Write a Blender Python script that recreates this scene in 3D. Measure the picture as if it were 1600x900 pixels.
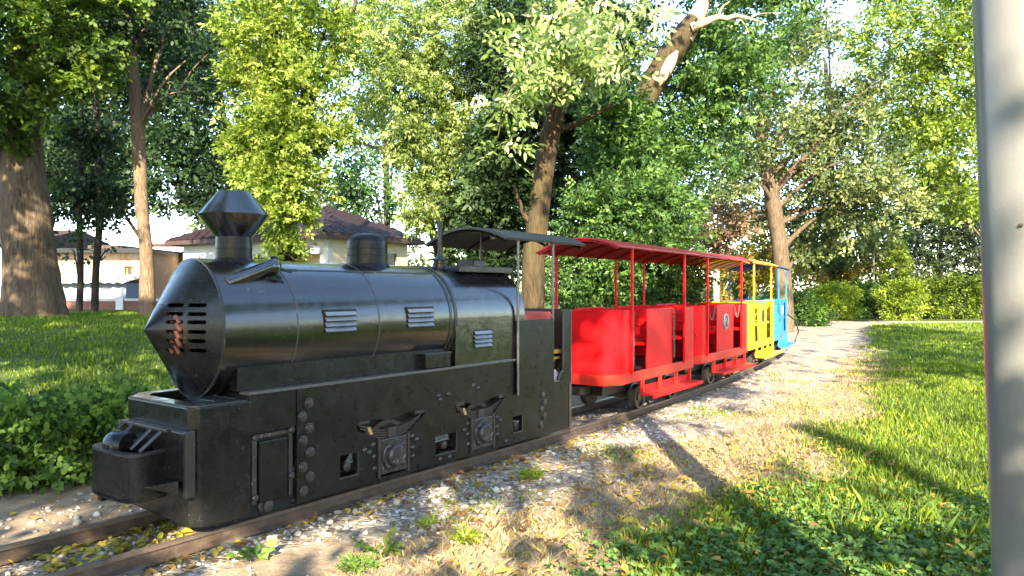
import bpy, bmesh, math, random
import numpy as np
from mathutils import Vector, Matrix

for _o in list(bpy.data.objects):
    bpy.data.objects.remove(_o)
S = bpy.context.scene
COL = S.collection
R = math.radians
PI = math.pi
rng = np.random.default_rng(7)
random.seed(7)

# ------------------------------------------------------------------ camera, sky, sun, exposure
FPX, H = 1150.0, 1.5
cam_d = bpy.data.cameras.new('camera')
cam_d.sensor_width = 36.0
cam_d.lens = 36.0 * FPX / 1600.0
cam_d.shift_y = 2.0 / 1600.0
cam_d.clip_start, cam_d.clip_end = 0.05, 2000
cam = bpy.data.objects.new('camera', cam_d)
COL.objects.link(cam)
cam.location = (0, 0, H)
cam.rotation_euler = (R(90), 0, 0)
S.camera = cam

SUN_EL = 28.0
world = bpy.data.worlds.new('World')
S.world = world
world.use_nodes = True
wn = world.node_tree
sky = wn.nodes.new('ShaderNodeTexSky')
sky.sky_type = 'NISHITA'
sky.sun_disc = False
sky.sun_elevation = R(SUN_EL)
sky.sun_rotation = R(180)
sky.air_density, sky.dust_density, sky.ozone_density = 1.0, 0.6, 1.6
bg = wn.nodes['Background']
bg.inputs['Strength'].default_value = 0.15
wn.links.new(sky.outputs[0], bg.inputs['Color'])

sun_d = bpy.data.lights.new('sun', 'SUN')
sun_d.energy = 5.0
sun_d.angle = R(0.53)
sun_d.color = (1.0, 0.87, 0.63)
sun = bpy.data.objects.new('sun', sun_d)
COL.objects.link(sun)
sun.location = (0, -30, 30)
sun.rotation_euler = (R(90 - SUN_EL), 0, 0)

S.view_settings.view_transform = 'Standard'
S.view_settings.look = 'None'
S.view_settings.gamma = 1.0
S.view_settings.use_curve_mapping = False
S.view_settings.exposure = 2.55
S.cycles.max_bounces = 6
S.cycles.transparent_max_bounces = 4
S.cycles.sample_clamp_indirect = 6.0

# ------------------------------------------------------------------ helpers
def at(u, v, D):
    """point seen at pixel (u, v) of the 1600 px photograph, D metres in front of the viewpoint"""
    return np.array(((u - 800.0) / FPX * D, D, H + (452.0 - v) / FPX * D))

def tag(o, label=None, cat=None, group=None, kind=None):
    if label: o['label'] = label
    if cat: o['category'] = cat
    if group: o['group'] = group
    if kind: o['kind'] = kind
    return o

def empty(name, loc, rz=0.0, label=None, cat=None, group=None):
    o = bpy.data.objects.new(name, None)
    COL.objects.link(o)
    o.location = loc
    o.rotation_euler = (0, 0, rz)
    o.empty_display_size = 0.2
    return tag(o, label, cat, group)

def link(name, me, mat=None, parent=None):
    o = bpy.data.objects.new(name, me)
    COL.objects.link(o)
    if mat is not None and len(me.materials) == 0:
        me.materials.append(mat)
    if parent is not None:
        o.parent = parent
    return o

def copy_tree(o, parent=None):
    c = o.copy()
    COL.objects.link(c)
    c.parent = parent
    for ch in list(o.children):
        copy_tree(ch, c)
    return c

class MB:
    """collects simple solids into one mesh"""
    def __init__(self):
        self.v, self.f = [], []
    def add(self, vs, fs):
        b = len(self.v)
        self.v += [tuple(map(float, p)) for p in vs]
        self.f += [tuple(i + b for i in f) for f in fs]
        return self
    def box(self, x0, x1, y0, y1, z0, z1):
        return self.add([(x0,y0,z0),(x1,y0,z0),(x1,y1,z0),(x0,y1,z0),(x0,y0,z1),(x1,y0,z1),(x1,y1,z1),(x0,y1,z1)],
                        [(0,3,2,1),(4,5,6,7),(0,1,5,4),(1,2,6,5),(2,3,7,6),(3,0,4,7)])
    def obox(self, c, ax, ay, az):
        """box around c with half-extent vectors"""
        c, ax, ay, az = map(Vector, (c, ax, ay, az))
        vs = [c + sx*ax + sy*ay + sz*az for sz in (-1,1) for sx, sy in ((-1,-1),(1,-1),(1,1),(-1,1))]
        return self.add(vs, [(0,3,2,1),(4,5,6,7),(0,1,5,4),(1,2,6,5),(2,3,7,6),(3,0,4,7)])
    def bar(self, p, q, w, h=None, up=(0,0,1)):
        p, q = Vector(p), Vector(q)
        h = w if h is None else h
        d = (q - p)
        L = d.length
        d.normalize()
        up = Vector(up)
        if abs(d.dot(up)) > 0.95: up = Vector((1,0,0))
        s = d.cross(up).normalized()
        u = s.cross(d).normalized()
        return self.obox((p + q)/2, s*w/2, d*L/2, u*h/2)
    def tube(self, pts, rad, n=10, cap=True, rough=0.0, seed=0):
        pts = [Vector(p) for p in pts]
        if not hasattr(rad, '__len__'): rad = [rad]*len(pts)
        rr = random.Random(seed)
        ridge = [1 + rough*(rr.random()*2 - 1) for _ in range(n)]
        ref = None
        vs, fs = [], []
        for i, p in enumerate(pts):
            d = (pts[min(i+1, len(pts)-1)] - pts[max(i-1, 0)]).normalized()
            if ref is None:
                ref = d.orthogonal().normalized()
            ref = (ref - d*ref.dot(d)).normalized()
            b = d.cross(ref)
            for k in range(n):
                a = 2*PI*k/n
                r = rad[i]*ridge[k]*(1 + rough*0.5*(rr.random()*2 - 1))
                vs.append(p + (ref*math.cos(a) + b*math.sin(a))*r)
        for i in range(len(pts)-1):
            for k in range(n):
                fs.append((i*n+k, i*n+(k+1)%n, (i+1)*n+(k+1)%n, (i+1)*n+k))
        if cap:
            fs.append(tuple(range(n-1, -1, -1)))
            fs.append(tuple((len(pts)-1)*n + k for k in range(n)))
        return self.add(vs, fs)
    def lathe(self, prof, c=(0,0,0), axis=(0,0,1), n=24, closed=False):
        """prof: (radius, height along axis)"""
        a = Vector(axis).normalized()
        u = a.orthogonal().normalized()
        w = a.cross(u)
        c = Vector(c)
        vs, fs = [], []
        for r, h in prof:
            r = max(r, 1e-4)
            for k in range(n):
                t = 2*PI*k/n
                vs.append(c + a*h + (u*math.cos(t) + w*math.sin(t))*r)
        m = len(prof)
        for i in range(m - (0 if closed else 1)):
            j = (i+1) % m
            for k in range(n):
                fs.append((i*n+k, i*n+(k+1)%n, j*n+(k+1)%n, j*n+k))
        if not closed:
            fs.append(tuple(range(n-1, -1, -1)))
            fs.append(tuple((m-1)*n + k for k in range(n)))
        return self.add(vs, fs)
    def prism(self, outer, holes, plane, a0, a1):
        """polygon with holes drawn in plane 'yz', 'xz' or 'xy', extruded from a0 to a1 along the third axis"""
        bm = bmesh.new()
        edges = []
        for loop in [outer] + list(holes):
            vv = [bm.verts.new((p[0], p[1], 0)) for p in loop]
            for i in range(len(vv)):
                edges.append(bm.edges.new((vv[i], vv[(i+1) % len(vv)])))
        bmesh.ops.triangle_fill(bm, use_beauty=True, edges=edges)
        g = bmesh.ops.extrude_face_region(bm, geom=list(bm.faces))
        for e in g['geom']:
            if isinstance(e, bmesh.types.BMVert): e.co.z = 1
        bm.verts.index_update()
        def mp(c):
            t = a0 + (a1 - a0)*c.z
            return {'yz': (t, c.x, c.y), 'xz': (c.x, t, c.y), 'xy': (c.x, c.y, t)}[plane]
        vs = [mp(v.co) for v in bm.verts]
        fs = [tuple(v.index for v in f.verts) for f in bm.faces]
        bm.free()
        return self.add(vs, fs)
    def sheet(self, rows, th):
        """grid of points thickened along its normals"""
        rows = [[Vector(p) for p in r] for r in rows]
        m, n = len(rows), len(rows[0])
        top, bot = [], []
        for i in range(m):
            for j in range(n):
                du = rows[min(i+1,m-1)][j] - rows[max(i-1,0)][j]
                dv = rows[i][min(j+1,n-1)] - rows[i][max(j-1,0)]
                nn = du.cross(dv)
                nn = nn.normalized() if nn.length > 1e-9 else Vector((0,0,1))
                top.append(rows[i][j] + nn*th/2)
                bot.append(rows[i][j] - nn*th/2)
        N = m*n
        fs = []
        for i in range(m-1):
            for j in range(n-1):
                a, b, c, d = i*n+j, i*n+j+1, (i+1)*n+j+1, (i+1)*n+j
                fs += [(a,d,c,b), (N+a,N+b,N+c,N+d)]
        for j in range(n-1):
            fs += [(j, j+1, N+j+1, N+j), ((m-1)*n+j+1, (m-1)*n+j, N+(m-1)*n+j, N+(m-1)*n+j+1)]
        for i in range(m-1):
            fs += [((i+1)*n, i*n, N+i*n, N+(i+1)*n), (i*n+n-1, (i+1)*n+n-1, N+(i+1)*n+n-1, N+i*n+n-1)]
        return self.add(top + bot, fs)
    def mesh(self, name, smooth=None, bevel=0.0, recalc=True):
        me = bpy.data.meshes.new(name)
        me.from_pydata(self.v, [], self.f)
        if recalc or bevel:
            bm = bmesh.new()
            bm.from_mesh(me)
            if recalc: bmesh.ops.recalc_face_normals(bm, faces=bm.faces)
            if bevel:
                es = [e for e in bm.edges if len(e.link_faces) == 2 and e.calc_face_angle(0) > R(40)]
                bmesh.ops.bevel(bm, geom=es, offset=bevel, segments=2, profile=0.6, affect='EDGES', clamp_overlap=True)
            bm.to_mesh(me)
            bm.free()
        if smooth:
            me.polygons.foreach_set('use_smooth', [True]*len(me.polygons))
            me.set_sharp_from_angle(angle=R(smooth))
        me.update()
        return me
    def build(self, name, mat, parent=None, smooth=None, bevel=0.0, recalc=True):
        return link(name, self.mesh(name, smooth, bevel, recalc), mat, parent)

def np_mesh(name, verts, loops_per_face, tint=None, faces=None, smooth=False):
    """fast mesh: faces are consecutive runs of loops_per_face vertices unless an index array is given"""
    me = bpy.data.meshes.new(name)
    verts = np.ascontiguousarray(verts, dtype=np.float32).reshape(-1, 3)
    idx = np.arange(len(verts), dtype=np.int32) if faces is None else np.ascontiguousarray(faces, dtype=np.int32).ravel()
    nf = len(idx)//loops_per_face
    me.vertices.add(len(verts))
    me.vertices.foreach_set('co', verts.ravel())
    me.loops.add(len(idx))
    me.loops.foreach_set('vertex_index', idx)
    me.polygons.add(nf)
    me.polygons.foreach_set('loop_start', np.arange(nf, dtype=np.int32)*loops_per_face)
    if smooth: me.polygons.foreach_set('use_smooth', np.ones(nf, dtype=bool))
    me.update(calc_edges=True)
    if tint is not None:
        a = me.attributes.new('tint', 'FLOAT', 'FACE')
        a.data.foreach_set('value', np.ascontiguousarray(tint, dtype=np.float32))
    me.validate()
    return me

# ------------------------------------------------------------------ materials
class NT:
    def __init__(self, name):
        self.m = bpy.data.materials.new(name)
        self.m.use_nodes = True
        self.t = self.m.node_tree
        self.b = self.t.nodes['Principled BSDF']
        self.out = self.t.nodes['Material Output']
    def n(self, typ, **kw):
        nd = self.t.nodes.new(typ)
        for k, v in kw.items():
            if k in nd.inputs.keys(): nd.inputs[k].default_value = v
            else: setattr(nd, k, v)
        return nd
    def l(self, a, b): self.t.links.new(a, b)
    def coords(self, kind='Object', scale=(1,1,1)):
        tc = self.n('ShaderNodeTexCoord')
        mp = self.n('ShaderNodeMapping')
        mp.inputs['Scale'].default_value = scale
        self.l(tc.outputs[kind], mp.inputs['Vector'])
        return mp.outputs['Vector']
    def noise(self, vec, scale, detail=4, rough=0.55, dist=0.0):
        nd = self.n('ShaderNodeTexNoise')
        nd.inputs['Scale'].default_value = scale
        nd.inputs['Detail'].default_value = detail
        nd.inputs['Roughness'].default_value = rough
        nd.inputs['Distortion'].default_value = dist
        if vec is not None: self.l(vec, nd.inputs['Vector'])
        return nd.outputs['Fac']
    def ramp(self, fac, stops):
        r = self.n('ShaderNodeValToRGB')
        el = r.color_ramp.elements
        while len(el) < len(stops): el.new(0.5)
        for e, (p, c) in zip(el, stops):
            e.position = p
            e.color = (*c, 1) if hasattr(c, '__len__') else (c, c, c, 1)
        self.l(fac, r.inputs['Fac'])
        return r.outputs['Color']
    def mix(self, fac, a, b, mode='MIX'):
        m = self.n('ShaderNodeMix', data_type='RGBA', blend_type=mode)
        for sock, val in ((m.inputs['Factor'], fac), (m.inputs['A'], a), (m.inputs['B'], b)):
            pass
        ins = [i for i in m.inputs if i.enabled]
        f, A, B = m.inputs[0], m.inputs[6], m.inputs[7]
        for sock, val in ((f, fac), (A, a), (B, b)):
            if hasattr(val, 'is_linked') or isinstance(val, bpy.types.NodeSocket): self.l(val, sock)
            elif hasattr(val, '__len__'): sock.default_value = (*val, 1)
            else: sock.default_value = val
        return m.outputs[2]
    def math(self, op, a, b=None):
        m = self.n('ShaderNodeMath', operation=op)
        for i, val in enumerate((a, b)):
            if val is None: continue
            if isinstance(val, bpy.types.NodeSocket): self.l(val, m.inputs[i])
            else: m.inputs[i].default_value = val
        return m.outputs[0]
    def attr(self, name):
        a = self.n('ShaderNodeAttribute', attribute_name=name)
        return a
    def bump(self, h, strength, dist=0.02):
        b = self.n('ShaderNodeBump')
        b.inputs['Strength'].default_value = strength
        b.inputs['Distance'].default_value = dist
        self.l(h, b.inputs['Height'])
        self.l(b.outputs['Normal'], self.b.inputs['Normal'])
    def set(self, **kw):
        names = dict(color='Base Color', rough='Roughness', metal='Metallic', spec='Specular IOR Level', coat='Coat Weight', coat_rough='Coat Roughness', sheen='Sheen Weight')
        for k, v in kw.items():
            s = self.b.inputs[names[k]]
            if isinstance(v, bpy.types.NodeSocket): self.l(v, s)
            elif hasattr(v, '__len__'): s.default_value = (*v, 1)
            else: s.default_value = v
        return self

def paint(name, col, rough=0.35, wear=0.25, rust=(0.16, 0.075, 0.035), dirt=(0.05, 0.045, 0.04), scratch=True, grime=0.35, coat=0.0, bumps=0.04, spec=0.5):
    """worn enamel: dust low-frequency, chips, fine scratches, uneven gloss"""
    t = NT(name)
    c = t.coords('Object')
    big = t.noise(c, 2.3, 5, 0.6)
    mid = t.noise(c, 14, 6, 0.65)
    col1 = t.mix(t.ramp(big, [(0.35, 0.0), (0.7, 1.0)]), col, tuple(x*0.78 + y*0.22*0.6 for x, y in zip(col, dirt)))
    chips = t.ramp(t.noise(c, 34, 8, 0.72, 0.4), [(0.66 - 0.10*wear, 0.0), (0.70 - 0.10*wear, 1.0)])
    where = t.ramp(t.noise(c, 3.1, 3, 0.5), [(0.50, 0.0), (0.62, 1.0)])
    chipf = t.math('MULTIPLY', t.math('MULTIPLY', chips, where), wear)
    col2 = t.mix(chipf, col1, rust)
    if scratch:
        sc = t.n('ShaderNodeTexVoronoi', feature='DISTANCE_TO_EDGE')
        v2 = t.coords('Object', (3, 2.2, 7))
        dn = t.n('ShaderNodeVectorMath', operation='ADD')
        nz = t.n('ShaderNodeTexNoise')
        nz.inputs['Scale'].default_value = 1.4
        t.l(v2, nz.inputs['Vector'])
        t.l(v2, dn.inputs[0])
        t.l(nz.outputs['Color'], dn.inputs[1])
        t.l(dn.outputs[0], sc.inputs['Vector'])
        sc.inputs['Scale'].default_value = 2.4
        line = t.ramp(sc.outputs['Distance'], [(0.0, 1.0), (0.006, 0.0)])
        gate = t.ramp(t.noise(c, 9, 3, 0.5), [(0.55, 0.0), (0.62, 1.0)])
        lf = t.math('MULTIPLY', t.math('MULTIPLY', line, gate), 0.55)
        col2 = t.mix(lf, col2, tuple(min(1, x*1.0 + 0.16) for x in col))
    if scratch:
        sv = t.coords('Object', (5, 3.5, 26))
        sf = t.ramp(t.noise(sv, 5.0, 6, 0.75, 1.2), [(0.63, 0.0), (0.69, 1.0)])
        sg = t.ramp(t.noise(c, 2.2, 4, 0.6), [(0.52, 0.0), (0.66, 1.0)])
        col2 = t.mix(t.math('MULTIPLY', t.math('MULTIPLY', sf, sg), 0.8), col2, tuple(min(1, x*1.0 + 0.17) for x in col))
        vs = t.coords('Object', (22, 22, 2.2))
        vf = t.ramp(t.noise(vs, 3.0, 5, 0.7, 0.5), [(0.68, 0.0), (0.72, 1.0)])
        vg = t.ramp(t.noise(c, 1.7, 3, 0.5), [(0.55, 0.0), (0.68, 1.0)])
        col2 = t.mix(t.math('MULTIPLY', t.math('MULTIPLY', vf, vg), 0.7), col2, tuple(min(1, x*1.0 + 0.17) for x in col))
    t.set(color=col2, coat=coat, coat_rough=0.10, spec=spec)
    rg = t.ramp(mid, [(0.3, max(rough - 0.10, 0.05)), (0.75, min(rough + 0.16*grime*2, 0.9))])
    t.set(rough=t.mix(chipf, rg, (0.8, 0.8, 0.8)))
    t.bump(t.mix(0.25, big, mid), bumps, 0.03)
    return t.m

def leaf_mat(name, stops, trans=0.45, rough=0.55, tcol=1.25):
    """two-sided leaf: reflecting face and light passing through"""
    t = NT(name)
    a = t.attr('tint')
    colr = t.ramp(a.outputs['Fac'], stops)
    t.set(color=colr, rough=rough, spec=0.25)
    tr = t.n('ShaderNodeBsdfTranslucent')
    hs = t.n('ShaderNodeHueSaturation')
    hs.inputs['Value'].default_value = tcol
    hs.inputs['Saturation'].default_value = 1.1
    t.l(colr, hs.inputs['Color'])
    t.l(hs.outputs[0], tr.inputs['Color'])
    mx = t.n('ShaderNodeMixShader')
    mx.inputs[0].default_value = trans
    t.l(t.b.outputs[0], mx.inputs[1])
    t.l(tr.outputs[0], mx.inputs[2])
    t.l(mx.outputs[0], t.out.inputs['Surface'])
    return t.m

def bark_mat(name, dark, light, scale=1.0, moss=None):
    t = NT(name)
    c = t.coords('Object', (9*scale, 9*scale, 1.6*scale))
    c2 = t.coords('Object', (1, 1, 0.6))
    f = t.noise(c, 2.2, 8, 0.7, 0.6)
    col = t.ramp(f, [(0.33, dark), (0.52, tuple((a+b)/2 for a, b in zip(dark, light))), (0.72, light)])
    patch = t.noise(c2, 1.7, 4, 0.6)
    col = t.mix(t.ramp(patch, [(0.45, 0.0), (0.7, 0.6)]), col, moss or tuple(x*0.75 for x in light))
    t.set(color=col, rough=0.95, spec=0.1)
    t.bump(f, 0.9, 0.05)
    return t.m

def flat(name, col, rough=0.6, var=0.25, scale=4.0, bump=0.1, metal=0.0, spec=0.4):
    t = NT(name)
    c = t.coords('Object')
    f = t.noise(c, scale, 6, 0.65)
    t.set(color=t.ramp(f, [(0.25, tuple(x*(1-var) for x in col)), (0.75, tuple(min(1, x*(1+var*0.6)) for x in col))]), rough=rough, metal=metal, spec=spec)
    t.bump(f, bump, 0.02)
    return t.m

M = {}
M['black'] = paint('black_enamel', (0.0055, 0.006, 0.0065), 0.28, 0.55, spec=0.35, rust=(0.13, 0.085, 0.06))
M['black_side'] = paint('dark_green_black_enamel', (0.0038, 0.0045, 0.0040), 0.33, 0.45, spec=0.32, rust=(0.16, 0.12, 0.09))
M['black_worn'] = paint('worn_black_edges', (0.022, 0.021, 0.020), 0.36, 0.9, rust=(0.22, 0.17, 0.14))
M['fitting'] = paint('black_fitting_enamel', (0.005, 0.005, 0.0055), 0.34, 0.4, rust=(0.12, 0.08, 0.055), spec=0.22)
M['boiler'] = paint('glossy_boiler_black', (0.0045, 0.0045, 0.005), 0.21, 0.5, rust=(0.15, 0.08, 0.045), grime=0.3, bumps=0.22, spec=1.0, coat=0.45)
M['inside'] = flat('dark_inside', (0.008, 0.008, 0.008), 0.7, 0.3)  # near-black for inner tank, gaps, cab floor and drum floor
M['steel'] = flat('greasy_brown_steel', (0.045, 0.036, 0.030), 0.5, 0.4, 12, 0.2, 0.3)
M['wheel'] = flat('worn_wheel_steel', (0.075, 0.066, 0.06), 0.38, 0.5, 14, 0.1, 0.5)
M['edge'] = paint('lit_scuffed_edge', (0.075, 0.07, 0.065), 0.34, 0.9, rust=(0.26, 0.19, 0.15))  # scuffs are wear; the lighter base paints in light along the board edge
M['rimtop'] = paint('skylit_top_rim', (0.05, 0.05, 0.052), 0.22, 0.6, spec=1.0)  # base lightened to carry the sky's reflection on the rim; chips are wear
M['slat'] = flat('skylit_slat', (0.26, 0.27, 0.29), 0.35, 0.3, 10, 0.05, 0.5)  # light grey stands in for sky light caught by the slats
M['bare_post'] = flat('chipped_silver_post', (0.16, 0.155, 0.15), 0.35, 0.5, 30, 0.1, 0.6)
M['copper'] = flat('copper_disc', (0.55, 0.34, 0.16), 0.35, 0.3, 60, 0.1, 0.6)
M['orange'] = flat('orange_coil', (0.12, 0.035, 0.015), 0.5, 0.3)
M['red'] = paint('red_enamel', (0.58, 0.006, 0.009), 0.42, 0.30, rust=(0.30, 0.018, 0.014), dirt=(0.36, 0.012, 0.010), bumps=0.12, scratch=False, spec=0.12)
M['red_dark'] = paint('faded_red_roof', (0.36, 0.022, 0.028), 0.42, 0.2, rust=(0.2, 0.05, 0.04), coat=0.0, spec=0.25)
M['red_skirt'] = paint('worn_red_skirt', (0.52, 0.022, 0.012), 0.42, 0.35, rust=(0.30, 0.05, 0.03), scratch=False, spec=0.22)
M['yellow'] = paint('yellow_enamel', (0.72, 0.47, 0.015), 0.30, 0.25, rust=(0.4, 0.2, 0.03), spec=0.3)
M['yellow_dark'] = paint('yellow_roof', (0.60, 0.36, 0.015), 0.4, 0.2)
M['blue'] = paint('blue_enamel', (0.02, 0.20, 0.60), 0.30, 0.25, rust=(0.3, 0.35, 0.4), spec=0.3)
M['blue_dark'] = paint('blue_roof', (0.03, 0.07, 0.17), 0.4, 0.2)
M['pinkred'] = flat('faded_red_vinyl', (0.62, 0.12, 0.10), 0.35, 0.15)
M['wood'] = flat('yellow_plank', (0.50, 0.27, 0.07), 0.6, 0.3, 20)
M['cloth'] = flat('crumpled_cloth', (0.35, 0.30, 0.36), 0.9, 0.5, 8, 0.4)
M['chain'] = flat('chain_steel', (0.17, 0.15, 0.14), 0.4, 0.3, 40, 0.1, 0.7)
M['white'] = flat('white_plaque', (0.70, 0.70, 0.68), 0.5, 0.1)
M['blackplain'] = flat('plain_black', (0.012, 0.012, 0.013), 0.4, 0.1)

def rust_mat():
    t = NT('rusty_rail')
    c = t.coords('Object', (1, 1, 1))
    f = t.noise(c, 11, 8, 0.7)
    t.set(color=t.ramp(f, [(0.3, (0.030, 0.020, 0.015)), (0.55, (0.085, 0.055, 0.036)), (0.8, (0.17, 0.12, 0.085))]), rough=0.75, metal=0.15)  # rust tones, darkened to paint in shade below the rail head
    t.bump(f, 0.4, 0.02)
    return t.m
M['rail'] = rust_mat()
M['rail_head'] = flat('worn_rail_head', (0.20, 0.155, 0.125), 0.32, 0.4, 14, 0.1, 0.5)
M['sleeper'] = flat('weathered_sleeper', (0.16, 0.145, 0.125), 0.95, 0.4, 9, 0.5, spec=0.1)

# ------------------------------------------------------------------ track line and terrain
T0 = -4.61
A_L = math.atan((1665 - 800)/FPX)
dL = np.array((math.sin(A_L), math.cos(A_L)))
nL = np.array((math.cos(A_L), -math.sin(A_L)))
def loco_xy(s, x=0.0):
    p = dL*s + nL*(T0 + x)
    return float(p[0]), float(p[1])

COACH = [((1.52, 9.80), 34.0), ((3.06, 12.22), 34.0), ((4.50, 14.72), 29.6), ((5.79, 17.22), 25.8)]
cc = []
for (cx, cy), ang in COACH:
    a = R(ang)
    d = np.array((math.sin(a), math.cos(a)))
    n = np.array((math.cos(a), -math.sin(a)))
    cc.append((np.array((cx, cy)), ang, d, n))
ctrl = [loco_xy(-9), loco_xy(-5), loco_xy(-2), loco_xy(0), loco_xy(2), loco_xy(4), loco_xy(6)] + [tuple(c[0]) for c in cc]
e = cc[-1][0]
hd = R(21)
for k in range(7):
    e = e + 3.0*np.array((math.sin(hd), math.cos(hd)))
    hd -= R(7)
    ctrl.append(tuple(e))
def catmull(P, m=12):
    P = [np.array(p, float) for p in P]
    P = [2*P[0]-P[1]] + P + [2*P[-1]-P[-2]]
    out = []
    for i in range(1, len(P)-2):
        for k in range(m):
            t = k/m
            out.append(0.5*((2*P[i]) + (-P[i-1]+P[i+1])*t + (2*P[i-1]-5*P[i]+4*P[i+1]-P[i+2])*t*t + (-P[i-1]+3*P[i]-3*P[i+1]+P[i+2])*t**3))
    out.append(P[-2])
    return np.array(out)
TRACK = catmull(ctrl)
TAN = np.gradient(TRACK, axis=0)
TAN /= np.linalg.norm(TAN, axis=1)[:, None]
NRM = np.stack((TAN[:, 1], -TAN[:, 0]), 1)

def offset(X, Y):
    """signed distance to the right of the track centre line and the position along it"""
    P = np.stack((np.ravel(X), np.ravel(Y)), 1)
    out = np.empty(len(P)); idx = np.empty(len(P), int)
    for i in range(0, len(P), 4000):
        d2 = ((P[i:i+4000, None, :] - TRACK[None])**2).sum(2)
        j = d2.argmin(1)
        idx[i:i+4000] = j
        out[i:i+4000] = np.sign(((P[i:i+4000] - TRACK[j])*NRM[j]).sum(1))*np.sqrt(d2.min(1))
    return out.reshape(np.shape(X)), idx.reshape(np.shape(X))

def sstep(a, b, x):
    t = np.clip((x - a)/(b - a), 0, 1)
    return t*t*(3 - 2*t)

_ph = rng.uniform(0, 6.28, (40,))
def wav(X, Y, f, k=0):
    """cheap smooth noise in -1..1"""
    s = 0
    for i in range(5):
        a = _ph[(i*3 + k) % 40]
        s = s + np.sin(f*(X*math.cos(a*2.3+i) + Y*math.sin(a*2.3+i))*(1+0.37*i) + _ph[(i*7+k+3) % 40] + 1.3*np.sin(f*0.6*(X*math.sin(a)+Y*math.cos(a)) + a))/(1+0.4*i)
    return s/3.0

def ground_z(X, Y, off=None):
    X, Y = np.asarray(X, float), np.asarray(Y, float)
    if off is None: off, _ = offset(X, Y)
    base = -0.085 - 0.025*sstep(0.62, 0.40, np.abs(off))
    left = sstep(1.3, 12.0, -off)*0.97 * sstep(-1.0, 7.0, Y)
    right = 0.05*sstep(1.4, 3.2, off)
    far = sstep(45, 120, np.hypot(X, Y))
    z = base + left + right*(1 - 0.6*far)
    amp = sstep(0.3, 1.2, np.abs(off))
    z = z + amp*(0.022*wav(X, Y, 1.1, 2) + 0.010*wav(X, Y, 4.3, 5)) + (1-amp)*0.007*wav(X, Y, 5.0, 9)
    z = z + 0.05*sstep(2.2, 4, off)*wav(X, Y, 0.8, 8)*sstep(60, 20, np.hypot(X, Y))
    return z

def gz(x, y):
    return float(ground_z(np.array([x]), np.array([y]))[0])

# path running from the end of the train past the hedge
PATH = catmull([(4.6, 11.5), (5.7, 14.5), (7.1, 18), (9.2, 22.5), (12.0, 28.5), (15.0, 33.0), (20, 34.6), (32, 34.8), (46, 34.5)])
def path_dist(X, Y):
    P = np.stack((np.ravel(X), np.ravel(Y)), 1)
    out = np.empty(len(P)); wid = np.empty(len(P))
    w = np.interp(np.arange(len(PATH)), [0, 12, 24, 40, 60, 72, len(PATH)], [0.3, 0.7, 1.0, 1.3, 1.5, 0.8, 0.5])
    for i in range(0, len(P), 4000):
        d2 = ((P[i:i+4000, None, :] - PATH[None])**2).sum(2)
        j = d2.argmin(1)
        out[i:i+4000] = np.sqrt(d2.min(1)); wid[i:i+4000] = w[j]
    return (out/wid).reshape(np.shape(X))

def weights(X, Y, off):
    """gravel, grass and dry weights"""
    nz = wav(X, Y, 1.6, 11)*0.35 + wav(X, Y, 5.2, 17)*0.18
    gr = sstep(1.75, 1.15, off + nz)*(.25 + .75*sstep(-.75, -.45, off + nz*0.3))*sstep(-1.7, -1.2, off + nz*0.7)
    gr = np.maximum(gr, sstep(1.25, 0.75, path_dist(X, Y) + nz*0.4))
    near_dirt = sstep(5.6, 4.2, Y)*sstep(2.2, 1.3, off + nz)*sstep(0.55, 0.95, off)
    grass_r = sstep(1.9, 3.3, off + nz*1.8)
    grass_l = sstep(-2.3, -3.2, off + nz*0.5)
    grass = np.maximum(grass_r, grass_l)*(1 - sstep(1.5, 1.0, path_dist(X, Y) + nz*0.5))
    dry = np.clip(0.9*sstep(3.3, 1.7, off + nz*2.0)*sstep(1.0, 1.6, off) + 0.4*(nz + 0.02), 0, 1)*np.where(off > 0, 1, .6)
    gr = gr*(1 - 0.75*near_dirt)
    return np.clip(gr, 0, 1), np.clip(grass, 0, 1), dry

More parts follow.
